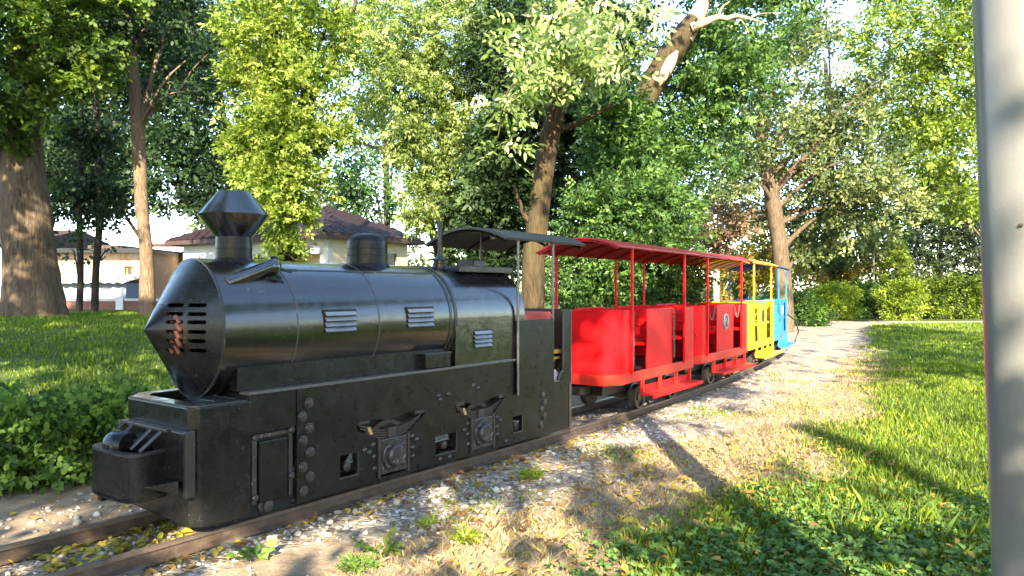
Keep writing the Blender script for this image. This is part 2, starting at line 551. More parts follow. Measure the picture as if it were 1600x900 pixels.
def ground_mat():
    t = NT('park_ground')
    pos = t.n('ShaderNodeNewGeometry').outputs['Position']
    wa = t.attr('zones')
    sep = t.n('ShaderNodeSeparateColor')
    t.l(wa.outputs['Color'], sep.inputs[0])
    n1 = t.noise(pos, 1.3, 5, 0.6); n2 = t.noise(pos, 9, 8, 0.7); n3 = t.noise(pos, 55, 4, 0.6)
    vor = t.n('ShaderNodeTexVoronoi', feature='F1'); vor.inputs['Scale'].default_value = 26
    t.l(pos, vor.inputs['Vector'])
    vsep = t.n('ShaderNodeSeparateColor'); t.l(vor.outputs['Color'], vsep.inputs[0])
    stone = t.ramp(vsep.outputs[0], [(0.0, (0.12, 0.105, 0.088)), (0.4, (0.25, 0.22, 0.18)), (0.75, (0.34, 0.295, 0.24)), (1.0, (0.46, 0.43, 0.385))])
    dirt = t.ramp(n2, [(0.25, (0.12, 0.085, 0.055)), (0.5, (0.225, 0.168, 0.112)), (0.78, (0.33, 0.26, 0.185))])
    stonef = t.ramp(t.mix(0.5, n2, vsep.outputs[1]), [(0.36, 0.0), (0.50, 1.0)])
    gravel = t.mix(stonef, dirt, stone)
    dirt2 = t.mix(t.ramp(n3, [(0.5, 0.0), (0.72, 0.8)]), dirt, (0.33, 0.27, 0.21))
    grassc = t.ramp(n2, [(0.25, (0.022, 0.036, 0.010)), (0.5, (0.055, 0.085, 0.020)), (0.8, (0.11, 0.125, 0.035))])
    dryc = t.ramp(n3, [(0.3, (0.12, 0.09, 0.042)), (0.7, (0.25, 0.19, 0.095))])
    gmask = t.ramp(t.math('ADD', sep.outputs[1], t.math('MULTIPLY', t.math('SUBTRACT', n2, 0.5), 0.9)), [(0.38, 0.0), (0.62, 1.0)])
    rmask = t.ramp(t.math('ADD', sep.outputs[0], t.math('MULTIPLY', t.math('SUBTRACT', n2, 0.5), 0.7)), [(0.35, 0.0), (0.6, 1.0)])
    dmask = t.ramp(t.math('ADD', sep.outputs[2], t.math('MULTIPLY', t.math('SUBTRACT', n1, 0.5), 0.6)), [(0.2, 0.0), (0.7, 1.0)])
    base = t.mix(rmask, dirt2, gravel)
    grs = t.mix(dmask, grassc, dryc)
    t.set(color=t.mix(gmask, base, grs), rough=0.95, spec=0.15)
    hgt = t.mix(rmask, n2, t.ramp(vor.outputs['Distance'], [(0.0, 1.0), (0.55, 0.0)]))
    t.bump(hgt, 0.6, 0.03)
    return t.m

def build_ground():
    k = np.linspace(-1, 1, 340)
    def axis(lo, hi, c, fine):
        u = np.linspace(-1, 1, fine)
        s = np.sinh(u*6.2)/math.sinh(6.2)
        return np.where(s < 0, c + s*(c - lo), c + s*(hi - c))
    xs = axis(-420, 420, 0.5, 330)
    ys = axis(-300, 700, 6.0, 330)
    X, Y = np.meshgrid(xs, ys)
    off, _ = offset(X, Y)
    Z = ground_z(X, Y, off)
    g, gs, dr = weights(X, Y, off)
    ny, nx = X.shape
    i = np.arange(ny*nx).reshape(ny, nx)
    F = np.stack((i[:-1, :-1], i[:-1, 1:], i[1:, 1:], i[1:, :-1]), -1).reshape(-1, 4)
    me = np_mesh('ground', np.stack((X, Y, Z), -1), 4, faces=F, smooth=True)
    ca = me.color_attributes.new('zones', 'FLOAT_COLOR', 'POINT')
    ca.data.foreach_set('color', np.stack((g, gs, dr, np.ones_like(g)), -1).astype(np.float32).ravel())
    tag(link('ground', me, ground_mat()), kind='structure')
build_ground()

# ------------------------------------------------------------------ railway track
def build_track():
    tr = empty('railway_track', (*loco_xy(3.0), -0.10), 0, 'narrow gauge railway track of rusty rails curving away under the train', 'railway track')
    o = Vector(tr.location)
    for side in (-1, 1):
        c = TRACK + NRM*0.35*side
        def strip(w0, w1, z0, z1):
            rows = []
            m = MB()
            vs, fs = [], []
            for p, n in zip(c, NRM):
                for w, z in ((-w0, z0), (w0, z0), (w1, z1), (-w1, z1)):
                    q = p + n*w
                    vs.append(Vector((q[0], q[1], z)) - o)
            N = len(c)
            for i in range(N-1):
                for k in range(4):
                    fs.append((i*4+k, i*4+(k+1)%4, (i+1)*4+(k+1)%4, (i+1)*4+k))
            fs += [(3,2,1,0), tuple((N-1)*4+k for k in range(4))]
            return m.add(vs, fs)
        rl = empty('rail', (0, 0, 0))
        rl.parent = tr
        strip(0.020, 0.022, -0.022, 0.0).build('rail_head', M['rail_head'], rl)
        strip(0.008, 0.008, -0.080, -0.0225).build('rail_web', M['rail'], rl)
        strip(0.045, 0.018, -0.096, -0.079).build('rail_foot', M['rail'], rl)
    seg = np.linalg.norm(np.diff(TRACK, axis=0), axis=1)
    L = np.concatenate(([0], np.cumsum(seg)))
    rr = random.Random(3)
    me = None
    d = 0.35
    while d < L[-1] - 0.5:
        i = int(np.searchsorted(L, d))
        p, tn = TRACK[min(i, len(TRACK)-1)], TAN[min(i, len(TRACK)-1)]
        d += 0.62
        if p[1] > 22: break
        if me is None:
            me = MB().box(-0.56, 0.56, -0.075, 0.075, -0.06, 0.0).mesh('sleeper', bevel=0.008)
        so = link('sleeper', me, M['sleeper'], tr)
        so.location = Vector((p[0], p[1], -0.090 + rr.uniform(-0.008, 0.004))) - o
        so.rotation_euler = (0, 0, -math.atan2(tn[0], tn[1]) + rr.uniform(-.03, .03))
build_track()

# ------------------------------------------------------------------ locomotive  (local: x right, y forward along the train, z up)
SC = 4.5
loco = empty('steam_locomotive', (*loco_xy(SC), 0.0), -A_L, 'black park steam locomotive with a diamond chimney and a pointed nose', 'locomotive')
def y_(s): return s - SC
BZ, BR = 1.245, 0.46

def build_loco():
    K, KS = M['black'], M['black_side']
    # side frame plates with openings
    def P(lst): return [(y_(s), z) for s, z in lst]
    outer = P([(3.10, 0.05), (3.78, 0.05), (3.80, 0.035), (4.18, 0.035), (4.20, 0.05), (4.86, 0.05), (4.88, 0.035), (5.27, 0.035), (5.29, 0.05), (6.50, 0.05), (6.50, 0.515), (5.56, 0.515), (5.55, 0.825), (3.10, 0.825)])
    w1 = P([(3.47, 0.150), (3.63, 0.150), (3.63, 0.305), (3.47, 0.305)])
    w2 = P([(4.47, 0.135), (4.72, 0.135), (4.72, 0.285), (4.47, 0.285)])
    w3 = P([(5.53, 0.155), (5.67, 0.155), (5.67, 0.300), (5.53, 0.300)])
    sp1 = P([(3.62, 0.505), (3.68, 0.525), (3.79, 0.524), (3.91, 0.505), (4.01, 0.508), (4.10, 0.520), (4.20, 0.532), (4.33, 0.528), (4.345, 0.495), (4.15, 0.375), (4.15, 0.075), (3.83, 0.075), (3.83, 0.375), (3.64, 0.455)])
    sp2 = P([(4.70, 0.515), (4.77, 0.532), (4.86, 0.518), (4.96, 0.490), (5.06, 0.492), (5.16, 0.512), (5.35, 0.530), (5.40, 0.498), (5.24, 0.375), (5.24, 0.10), (4.91, 0.10), (4.91, 0.375), (4.73, 0.455)])
    for x0, x1 in ((0.430, 0.460), (-0.460, -0.430)):
        MB().prism(outer, [w1, w2, w3, sp1, sp2], 'yz', x0, x1).build('frame_plate', KS, loco)
    # thin lips round the square openings
    for (a, b, c, d) in ((3.47, 3.63, 0.150, 0.305), (4.47, 4.72, 0.135, 0.285), (5.53, 5.67, 0.155, 0.300)):
        m = MB()
        m.box(0.458, 0.467, y_(a)-0.012, y_(b)+0.012, c-0.014, c)
        m.box(0.458, 0.467, y_(b), y_(b)+0.012, c, d+0.004)
        m.build('opening_lip', M['black_worn'], loco, bevel=0.002)
        MB().lathe([(0.022, 0), (0.022, 0.05), (0.034, 0.05), (0.034, 0.075), (0.012, 0.085)], (0.36, y_((a+b)/2 + 0.01), (c+d)/2 - 0.02), (1, 0, 0), 10).build('inner_bolt', M['steel'], loco, smooth=40)
    # inner body
    MB().box(-0.40, 0.36, y_(2.78), y_(6.42), 0.28, 0.815).build('inner_tank', M['inside'], loco)
    # front box with a sunk top
    out = [(-0.46, y_(2.75)), (-0.46, y_(2.48)), (-0.32, y_(2.35)), (0.41, y_(2.35)), (0.46, y_(2.40)), (0.46, y_(2.75))]
    inn = [(-0.36, y_(2.73)), (-0.36, y_(2.52)), (-0.27, y_(2.45)), (0.33, y_(2.45)), (0.36, y_(2.48)), (0.36, y_(2.73))]
    mb = MB()
    def ring(lo, z): return [(p[0], p[1], z) for p in lo]
    low = [(-0.46, y_(2.75), 0.10), (-0.46, y_(2.48), 0.10), (-0.32, y_(2.36), 0.09), (0.41, y_(2.36), 0.07), (0.455, y_(2.42), 0.06), (0.455, y_(2.75), 0.045)]
    vs = low + ring(out, 0.79) + ring(inn, 0.79) + ring(inn, 0.745)
    fs = [(5,4,3,2,1,0)]
    for j in range(3):
        for i in range(6):
            k = (i+1) % 6
            fs.append((j*6+i, j*6+k, (j+1)*6+k, (j+1)*6+i))
    fs.append(tuple(18+i for i in range(6)))
    mb.add(vs, fs).build('front_box', M['black'], loco, bevel=0.010)
    rim = MB()
    rim.prism([(-0.44, y_(2.74)), (-0.44, y_(2.49)), (-0.31, y_(2.37)), (0.40, y_(2.37)), (0.44, y_(2.41)), (0.44, y_(2.74))],
              [[(-0.35, y_(2.72)), (-0.35, y_(2.53)), (-0.26, y_(2.46)), (0.32, y_(2.46)), (0.35, y_(2.49)), (0.35, y_(2.72))]], 'xy', 0.788, 0.796)
    rim.build('top_rim', M['rimtop'], loco)
    # thick buffer beam plate across the front
    MB().box(-0.30, 0.475, y_(2.295), y_(2.352), 0.36, 0.655).build('buffer_beam', M['black'], loco, bevel=0.010)
    MB().box(0.455, 0.485, y_(2.30), y_(2.36), 0.27, 0.66).build('beam_end_plate', M['black_worn'], loco, bevel=0.006)
    # access panel behind the box
    MB().box(0.36, 0.425, y_(2.755), y_(3.098), 0.14, 0.82).build('access_recess', KS, loco)
    MB().box(0.425, 0.455, y_(2.745), y_(3.098), 0.575, 0.822).build('upper_side_plate', KS, loco, bevel=0.004)
    pn = empty('access_panel', (0, 0, 0)); pn.parent = loco
    m = MB()
    m.box(0.425, 0.447, y_(2.765), y_(2.80), 0.115, 0.56).box(0.425, 0.447, y_(3.045), y_(3.075), 0.115, 0.56).box(0.425, 0.446, y_(2.80), y_(3.045), 0.535, 0.56)
    m.build('panel_frame', M['black_worn'], pn, bevel=0.003)
    MB().box(0.425, 0.456, y_(2.815), y_(3.03), 0.115, 0.515).build('panel_lid', KS, pn, bevel=0.008)
    knob = MB().lathe([(0.022, 0), (0.022, 0.018), (0.014, 0.026), (0.004, 0.026)], (0, 0, 0), (1, 0, 0), 10).mesh('corner_bolt', smooth=40)
    for s, z in ((2.782, 0.545), (3.06, 0.555), (3.06, 0.25), (2.782, 0.16)):
        b = link('corner_bolt', knob, M['black_worn'], pn); b.location = (0.446, y_(s), z)
    MB().lathe([(0.055, 0), (0.055, 0.02), (0.035, 0.028), (0.035, 0.055), (0.01, 0.06)], (0.40, y_(2.885), 0.085), (1, 0, 0), 14).build('drain_plug', M['black_worn'], loco, smooth=40)
    MB().box(0.30, 0.40, y_(2.76), y_(3.09), 0.03, 0.14).build('lower_beam', M['inside'], loco)
    # rivets
    bolt = MB().lathe([(0.036, 0), (0.036, 0.007), (0.030, 0.009), (0.026, 0.006), (0.024, 0.012), (0.014, 0.014), (0.004, 0.014)], (0, 0, 0), (1, 0, 0), 12).mesh('bolt', smooth=35)
    small = MB().lathe([(0.021, 0), (0.021, 0.006), (0.014, 0.014), (0.004, 0.017)], (0, 0, 0), (1, 0, 0), 10).mesh('small_bolt', smooth=50)
    for s, z in ((3.195, .719), (3.142, .634), (3.2, .547), (3.147, .468), (3.206, .379), (3.147, .289), (3.206, .212), (3.153, .122),
                 (6.02, .445), (6.05, .368), (6.00, .308), (6.05, .238), (5.99, .157)):
        link('bolt', bolt, M['black_worn'], loco).location = (0.4595, y_(s), z)
    for s0 in (3.99, 5.075):
        for ds, z in ((-.205, .335), (-.245, .285), (-.20, .245), (-.195, .155), (.205, .335), (.255, .300), (.205, .245), (.21, .175)):
            link('small_bolt', small, M['black_worn'], loco).location = (0.4595, y_(s0+ds), z)
    for s, z in ((4.52, .09), (4.64, .09), (5.42, .09), (3.70, .31), (4.50, .62), (4.62, .62), (4.52, .585), (4.95, .66), (5.02, .63)):
        link('small_bolt', small, KS, loco).location = (0.4595, y_(s), z)
    # axle boxes and springs
    for s0 in (3.99, 5.075):
        ab = empty('axle_box', (0.0, y_(s0), 0.0)); ab.parent = loco
        MB().box(0.38, 0.475, -0.135, 0.135, 0.095, 0.36).build('box_body', M['black_worn'], ab, bevel=0.006)
        MB().box(0.43, 0.478, -0.166, -0.142, 0.07, 0.375).build('guide_bar', M['steel'], ab, bevel=0.003)
        MB().box(0.43, 0.478, 0.142, 0.166, 0.07, 0.375).build('guide_bar', M['steel'], ab, bevel=0.003)
        MB().lathe([(0.125, 0), (0.125, 0.010), (0.118, 0.016), (0.090, 0.016), (0.086, 0.038), (0.072, 0.052), (0.060, 0.052), (0.055, 0.046), (0.005, 0.046)], (0.474, 0, 0.225), (1, 0, 0), 28).build('axle_cap', M['black_worn'], ab, smooth=30)
        for a in (45, 135, 225, 315):
            b = link('cap_bolt', small, M['black_worn'], ab)
            b.location = (0.488, 0.105*math.cos(R(a)), 0.225 + 0.105*math.sin(R(a)))
        ls = empty('leaf_spring', (0.0, y_(s0), 0.0)); ls.parent = loco
        for k in range(6):
            hw = 0.36 - 0.045*k
            pts = [(0.0, t*hw, 0.415 - 0.018*k + 0.095*(t*hw/0.36)**2) for t in np.linspace(-1, 1, 9)]
            m = MB()
            rows = [[(0.385, p[1], p[2]) for p in pts], [(0.445, p[1], p[2]) for p in pts]]
            m.sheet(rows, 0.0135).build('spring_leaf', M['steel'], ls)
        MB().box(0.375, 0.462, -0.05, 0.035, 0.30, 0.435).build('spring_buckle', M['steel'], ls, bevel=0.005)
        for sy in (-1, 1):
            MB().obox((0.425, sy*0.295, 0.520), (0.035, 0, 0), (0, 0.055, 0.006*sy*0), (0, 0, 0.020)).build('spring_hanger', M['black_worn'], ls, bevel=0.004)
        MB().obox((0.43, -0.225, 0.44), (0.02, 0, 0), (0, 0.016, 0.0), (0, -0.012, 0.03)).build('hanger_pin', M['copper'], ls)
        for sx in (-1, 1):
            MB().lathe([(0.06, -0.05), (0.235, -0.05), (0.272, -0.045), (0.275, -0.025), (0.246, -0.015), (0.244, 0.05), (0.21, 0.05), (0.20, 0.02), (0.07, 0.02)], (sx*0.345, y_(s0), 0.247), (sx, 0, 0), 36).build('driving_wheel', M['steel'], loco, smooth=30)
    # running boards and skirt plates
    for sx in (-1, 1):
        lo, hi = sorted((sx*0.375, sx*0.478))
        MB().box(lo, hi, y_(2.72), y_(5.56), 0.826, 0.846).build('running_board', M['edge'], loco, bevel=0.004)
        lo, hi = sorted((sx*0.30, sx*0.388))
        MB().box(lo, hi, y_(2.70), y_(4.70), 0.846, 1.005).build('skirt_plate', M['black'], loco, bevel=0.004)
    MB().box(0.39, 0.45, y_(2.72), y_(2.90), 0.70, 0.745).build('trim_strip', M['black_worn'], loco)
    MB().box(0.388, 0.455, y_(4.36), y_(4.66), 0.850, 0.965).build('tool_box', M['black'], loco, bevel=0.005)
    MB().box(0.386, 0.459, y_(4.35), y_(4.67), 0.965, 0.975).build('tool_box_lid', M['black_worn'], loco, bevel=0.002)
    # boiler
    bo = MB().lathe([(BR, y_(2.56)), (BR, y_(4.72))], (0, 0, BZ), (0, 1, 0), 72).build('boiler', M['boiler'], loco, smooth=40)
    for v in bo.data.vertices:
        if v.co.y < y_(2.6): v.co.y += (BR - v.co.x)*0.10
    # firebox: round top, flat sides
    prof = [(BR*math.cos(a), BZ + BR*math.sin(a)) for a in np.linspace(0, PI, 33)]
    prof = [(0.452, 0.83)] + [(p[0]*1.004, p[1]) for p in prof] + [(-0.452, 0.83)]
    MB().prism(prof, [], 'xz', y_(4.722), y_(5.72)).build('firebox', M['boiler'], loco, smooth=40)
    for s, w, pr in ((2.565, 0.008, 0.003), (2.80, 0.004, 0.0015), (3.11, 0.0045, 0.003), (3.85, 0.0045, 0.003), (4.66, 0.014, 0.004), (4.722, 0.018, 0.0055)):
        n = 72
        MB().lathe([(BR-0.01, y_(s)-w), (BR+pr, y_(s)-w), (BR+pr, y_(s)+w), (BR-0.01, y_(s)+w)], (0, 0, BZ), (0, 1, 0), n, closed=True).build('boiler_band', M['boiler'] if w < 0.0042 else M['edge'] if w < 0.005 else M['black_worn'], loco, smooth=40)
    for ch_ in loco.children:
        if ch_.name.startswith('boiler_band') and max(v.co.y for v in ch_.data.vertices) < y_(2.9):
            for v in ch_.data.vertices: v.co.y += (BR - v.co.x)*0.10*(1 if v.co.y < y_(2.6) else .6)
    # long seam with hinges along the upper flank
    a = R(58)
    px, pz = (BR+0.001)*math.cos(a), BZ + (BR+0.001)*math.sin(a)
    MB().bar((px, y_(3.12), pz), (px, y_(4.64), pz), 0.009, 0.008).build('lid_seam', M['black_worn'], loco)
    for s in (3.20, 3.76, 3.95, 4.55):
        MB().bar((px, y_(s)-0.06, pz), (px, y_(s)+0.06, pz), 0.016, 0.014).build('hinge', M['black_worn'], loco, bevel=0.002)
    # nose cone with cut slots
    cone = MB().lathe([(BR, 0.26), (0.162, 0.093), (0.158, 0.0935), (0.156, 0.088), (0.0015, -0.004), (0.001, 0.012), (0.15, 0.10), (BR-0.012, 0.272)], (0, y_(2.30), BZ), (0, 1, 0), 72, closed=True).build('nose_cone', M['black'], loco, smooth=25)
    for v in cone.data.vertices:
        r = math.hypot(v.co.x, v.co.z - BZ)
        v.co.y += (BR - v.co.x)*0.10*min(1, r/BR)
    cut = MB()
    rows = [(1.400, (.065, .19), (.215, .34)), (1.345, (.095, .205), (.23, .35)), (1.295, (.11, .215), (.237, .355)), (1.235, (.115, .22), (.24, .355)), (1.178, (.105, .21), (.235, .35)), (1.118, (.08, .2), (.225, .345))]
    for z, *cols in rows:
        for x0, x1 in cols:
            h = 0.0125
            st = [(x0+h + h*math.cos(t), z + h*math.sin(t)) for t in np.linspace(PI/2, 3*PI/2, 6)] + [(x1-h + h*math.cos(t), z + h*math.sin(t)) for t in np.linspace(-PI/2, PI/2, 6)]
            cut.prism(st, [], 'xz', y_(2.20), y_(2.555))
    co = cut.build('slot_cutter', M['inside'])
    co.parent = loco
    md = cone.modifiers.new('slots', 'BOOLEAN')
    md.operation, md.solver, md.object = 'DIFFERENCE', 'EXACT', co
    bpy.context.view_layer.update()
    dg = bpy.context.evaluated_depsgraph_get()
    me = bpy.data.meshes.new_from_object(cone.evaluated_get(dg))
    cone.modifiers.clear()
    cone.data = me
    me.polygons.foreach_set('use_smooth', [True]*len(me.polygons))
    me.set_sharp_from_angle(angle=R(25))
    bpy.data.objects.remove(co)
    for k in range(5):
        pts = [(0.10 + 0.022*t - 0.012*k, y_(2.44 + 0.01*k), 1.10 + 0.075*k*0.75 + 0.0) for t in range(0, 1)]
        x0, z0 = 0.075 + 0.012*(k % 2), 1.118 + 0.048*k
        m = MB()
        for q in range(2):
            m.tube([(x0 + q*0.075, y_(2.42), z0 + 0.022), (x0 + 0.05 + q*0.075, y_(2.42), z0 - 0.022)], 0.013, 8)
        m.build('orange_coil', M['orange'], loco, smooth=40)
    # chimney
    ch = empty('chimney', (0, y_(2.92), 0)); ch.parent = loco
    MB().lathe([(0.150, 1.665), (0.135, 1.70), (0.121, 1.715), (0.121, 1.775), (0.1225, 1.777), (0.1225, 1.783), (0.121, 1.785), (0.118, 1.862), (0.10, 1.862)], (0, 0, 0), (0, 0, 1), 40).build('chimney_neck', M['fitting'], ch, smooth=30)
    MB().lathe([(0.10, 1.862), (0.122, 1.862), (0.232, 2.005), (0.236, 2.012), (0.232, 2.02), (0.112, 2.172), (0.100, 2.174), (0.092, 2.165), (0.085, 2.05)], (0, 0, 0), (0, 0, 1), 48).build('chimney_diamond', M['boiler'], ch, smooth=25)
    # dome
    prof = [(0.20, 1.63), (0.178, 1.70), (0.166, 1.712), (0.165, 1.775), (0.167, 1.777), (0.167, 1.782), (0.165, 1.784), (0.165, 1.83), (0.1668, 1.832), (0.1668, 1.837), (0.165, 1.839), (0.163, 1.885)]
    prof += [(0.163*math.cos(t)**0.6 if t < 1.5 else 0.002, 1.885 + 0.075*math.sin(t)) for t in np.linspace(0.15, PI/2, 9)]
    MB().lathe(prof, (0, y_(4.14), 0), (0, 0, 1), 48).build('steam_dome', M['fitting'], loco, smooth=35)
    # horn lamp on a bracket
    hn = empty('horn', (0, 0, 0)); hn.parent = loco
    p0, p1 = Vector((0.32, y_(2.665), 1.535)), Vector((0.32, y_(2.985), 1.655))
    ax = (p1 - p0)
    MB().lathe([(0.036, 0.004), (0.041, 0.0), (0.043, 0.004), (0.043, ax.length), (0.03, ax.length + 0.01)], p0, ax, 20).build('horn_tube', M['boiler'], hn, smooth=40)
    MB().lathe([(0.037, 0), (0.037, 0.006), (0.004, 0.006)], p0 - ax.normalized()*0.0015, ax, 20).build('horn_disc', M['copper'], hn, smooth=40)
    MB().lathe([(0.02, -0.055), (0.048, -0.03), (0.055, 0.0), (0.048, 0.03), (0.02, 0.055)], (0.31, y_(3.015), 1.652), (0.3, 1, 0.35), 16).build('horn_joint', M['boiler'], hn, smooth=50)
    MB().lathe([(0.028, 0), (0.028, 0.05), (0.02, 0.06)], (0.30, y_(3.02), 1.67), (-0.3, 0.55, 0.8), 12).build('horn_knob', M['black'], hn, smooth=40)
    MB().bar((0.31, y_(3.015), 1.655), (0.28, y_(3.03), 1.585), 0.03).build('horn_stem', M['black'], hn)
    MB().lathe([(0.075, -0.012), (0.075, 0.014), (0.045, 0.022)], (0.29, y_(3.02), 1.596), (0.62, 0, 0.78), 20).build('horn_base', M['black'], hn, smooth=40)
    MB().bar((0.33, y_(3.05), 1.64), (0.36, y_(3.13), 1.62), 0.025, 0.02).build('horn_lever', M['black'], hn, bevel=0.003)
    # louvred vents
    for s0, s1, z0, z1 in ((3.335, 3.61, 1.195, 1.345), (4.145, 4.435, 1.198, 1.348), (4.965, 5.20, 0.985, 1.135)):
        vt = empty('louvre_vent', (0, 0, 0)); vt.parent = loco
        MB().box(0.436, 0.4605, y_(s0)-0.012, y_(s1)+0.012, z0-0.012, z1+0.012).build('vent_plate', M['black'], vt, bevel=0.003)
        dz = (z1 - z0)/4
        for k in range(4):
            zc = z0 + dz*(k+0.5)
            MB().obox((0.470, (y_(s0)+y_(s1))/2, zc), (0, (s1-s0)/2, 0), (0.010, 0, -0.0125), (0.002, 0, 0.0016)).build('vent_slat', M['slat'], vt)
    # fittings above the firebox
    lp = empty('whistle_lamp', (0.02, y_(5.0), 0)); lp.parent = loco
    MB().lathe([(0.07, 1.69), (0.07, 1.735), (0.062, 1.74), (0.062, 1.765)], (0, 0, 0), (0, 0, 1), 20).build('lamp_base', M['black'], lp, smooth=40)
    MB().lathe([(0.098, 1.765), (0.1, 1.772), (0.03, 1.800), (0.022, 1.83), (0.02, 1.84)], (0, 0, 0), (0, 0, 1), 20).build('lamp_hood', M['black_worn'], lp, smooth=40)
    MB().tube([(0.005, 0, 1.80), (0.005, 0, 2.125)], 0.022, 10).build('whistle_pipe', M['black'], lp, smooth=40)
    MB().box(-0.30, 0.27, y_(4.98), y_(5.78), 1.655, 1.713).build('roof_box', M['black'], loco, bevel=0.006)
    MB().box(-0.02, 0.18, y_(5.30), y_(5.48), 1.713, 1.775).build('filler_lid', M['black'], loco, bevel=0.006)
    # cab
    CP = M['black_side']
    for sx in (-1, 1):
        lo, hi = sorted((sx*0.462, sx*0.480))
        MB().box(lo, hi, y_(5.575), y_(6.20), 0.508, 1.205).build('cab_panel', CP, loco, bevel=0.003)
        MB().tube([(sx*0.487, y_(5.575), 0.50), (sx*0.487, y_(5.575), 1.22), (sx*0.485, y_(5.58), 1.985)], 0.013, 8).build('cab_post', M['bare_post'], loco, smooth=50)
        MB().tube([(sx*0.470, y_(6.19), 1.18), (sx*0.472, y_(6.19), 1.985)], 0.014, 8).build('cab_post', M['bare_post'], loco, smooth=50)
        # rear side plate with the rounded doorway edge
        q = [(y_(6.55), 0.515), (y_(6.55), 1.29), (y_(6.405), 1.29), (y_(6.405), 0.66)] + [(y_(6.405) - 0.10*math.sin(t)*0.9 - 0.0, 0.66 - 0.10*(1-math.cos(t))) for t in np.linspace(0.3, PI/2, 5)] + [(y_(6.20), 0.56), (y_(6.20), 0.515)]
        lo, hi = sorted((sx*0.435, sx*0.460))
        MB().prism(q, [], 'yz', lo, hi).build('rear_side_plate', CP, loco)
        edge = [(sx*0.452, y_(6.405), 1.29), (sx*0.452, y_(6.405), 0.66)] + [(sx*0.452, y_(6.405) - 0.09*math.sin(t), 0.66 - 0.10*(1-math.cos(t))) for t in np.linspace(0.3, PI/2, 5)] + [(sx*0.452, y_(6.21), 0.56)]
        MB().tube(edge, 0.016, 8).build('doorway_edge', M['black_worn'], loco, smooth=50)
    MB().tube([(0.10, y_(5.5), 1.77), (0.10, y_(5.5), 2.03)], 0.013, 8).build('cab_post', M['black'], loco)
    rp = [(-0.46, y_(6.56)), (0.40, y_(6.62)), (0.46, y_(6.56)), (0.46, y_(6.515)), (0.39, y_(6.57)), (-0.46, y_(6.52))]
    MB().prism(rp, [], 'xy', 0.05, 1.292).build('rear_wall', M['rear'], loco)
    MB().box(-0.42, 0.42, y_(5.75), y_(6.50), 0.50, 0.545).build('cab_floor', M['inside'], loco)
    rows = []
    for s in np.linspace(5.36, 6.76, 6):
        rows.append([(x, y_(s), 1.955 + 0.130*(1-(x/0.51)**2) + 0.014*x/0.51) for x in np.linspace(-0.51, 0.51, 17)])
    rf = MB().sheet(rows, 0.022).build('cab_roof', M['roofk'], loco, smooth=40)
    for s in (5.39, 6.02, 6.69):
        pts = [(x, y_(s), 1.925 + 0.135*(1-(x/0.51)**2)) for x in np.linspace(-0.50, 0.50, 13)]
        MB().tube(pts, 0.014, 6).build('roof_rib', M['black'], rf)
    MB().lathe([(0.012, 0), (0.03, -0.03), (0.028, -0.06), (0.004, -0.07)], (0.05, y_(5.75), 2.07), (0, 0, 1), 12).build('cab_bulb', M['white'], loco, smooth=50)
    # driver's seat and clutter seen through the doorway
    st = empty('driver_seat', (0, 0, 0)); st.parent = loco
    prof = [(y_(6.20), 0.90), (y_(6.34), 0.93), (y_(6.42), 1.02), (y_(6.44), 1.22), (y_(6.40), 1.27), (y_(6.34), 1.24), (y_(6.33), 1.05), (y_(6.28), 0.99), (y_(6.18), 0.965)]
    MB().prism(prof, [], 'yz', -0.26, 0.30).build('seat_back', M['pinkred'], st, smooth=50, bevel=0.012)
    MB().box(-0.20, 0.40, y_(6.05), y_(6.47), 0.835, 0.875).build('seat_plank', M['wood'], st, bevel=0.004)
    MB().box(-0.15, 0.38, y_(6.20), y_(6.46), 0.775, 0.80).build('seat_plank', M['wood'], st, bevel=0.004)
    MB().box(0.30, 0.34, y_(6.42), y_(6.46), 0.545, 0.775).build('seat_leg', M['black'], st)
    MB().bar((0.36, y_(6.27), 0.55), (0.36, y_(6.36), 0.80), 0.03).build('seat_brace', M['wood'], st)
    # coupler drum at the front
    cp = empty('front_coupler', (0, 0, 0)); cp.parent = loco
    arc = [(0.27*math.copysign(abs(math.cos(t))**.55, math.cos(t)), y_(2.15 - 0.085*math.sin(t)**.8)) for t in np.linspace(0.0, PI, 15)]
    def shell(zlo, zhi, th):
        o = [(0.25, y_(2.31)), (0.27, y_(2.20))] + arc + [(-0.27, y_(2.20)), (-0.25, y_(2.31))]
        cx, cy = 0, y_(2.22)
        i = [(p[0]*(1-th/0.27), p[1] + (th if p[1] < y_(2.22) else 0)) for p in o]
        m = MB()
        n = len(o)
        vs = [(*p, zlo) for p in o] + [(*p, zhi) for p in o] + [(*p, zlo) for p in i] + [(*p, zhi) for p in i]
        fs = []
        for k in range(n-1):
            fs += [(k, k+1, n+k+1, n+k), (2*n+k+1, 2*n+k, 3*n+k, 3*n+k+1), (n+k, n+k+1, 3*n+k+1, 3*n+k), (k+1, k, 2*n+k, 2*n+k+1)]
        fs += [(0, n, 3*n, 2*n), (n-1, 2*n+n-1, 3*n+n-1, n+n-1)]
        return m.add(vs, fs)
    shell(0.245, 0.515, 0.028).build('drum_shell', M['black'], cp, smooth=35)
    shell(0.515, 0.530, 0.045).build('drum_rim', M['black_worn'], cp, smooth=35)
    MB().prism([(0.25, y_(2.31))] + arc + [(-0.25, y_(2.31))], [], 'xy', 0.25, 0.27).build('drum_floor', M['inside'], cp)
    MB().lathe([(0.03, -0.07), (0.075, -0.07), (0.085, -0.05), (0.085, 0.05), (0.075, 0.07), (0.03, 0.07)], (-0.03, y_(2.17), 0.545), (1, 0.25, 0), 22).build('coupling_roller', M['black'], cp, smooth=40)
    MB().box(-0.13, 0.07, y_(2.20), y_(2.30), 0.40, 0.58).build('coupling_block', M['black'], cp, bevel=0.015)
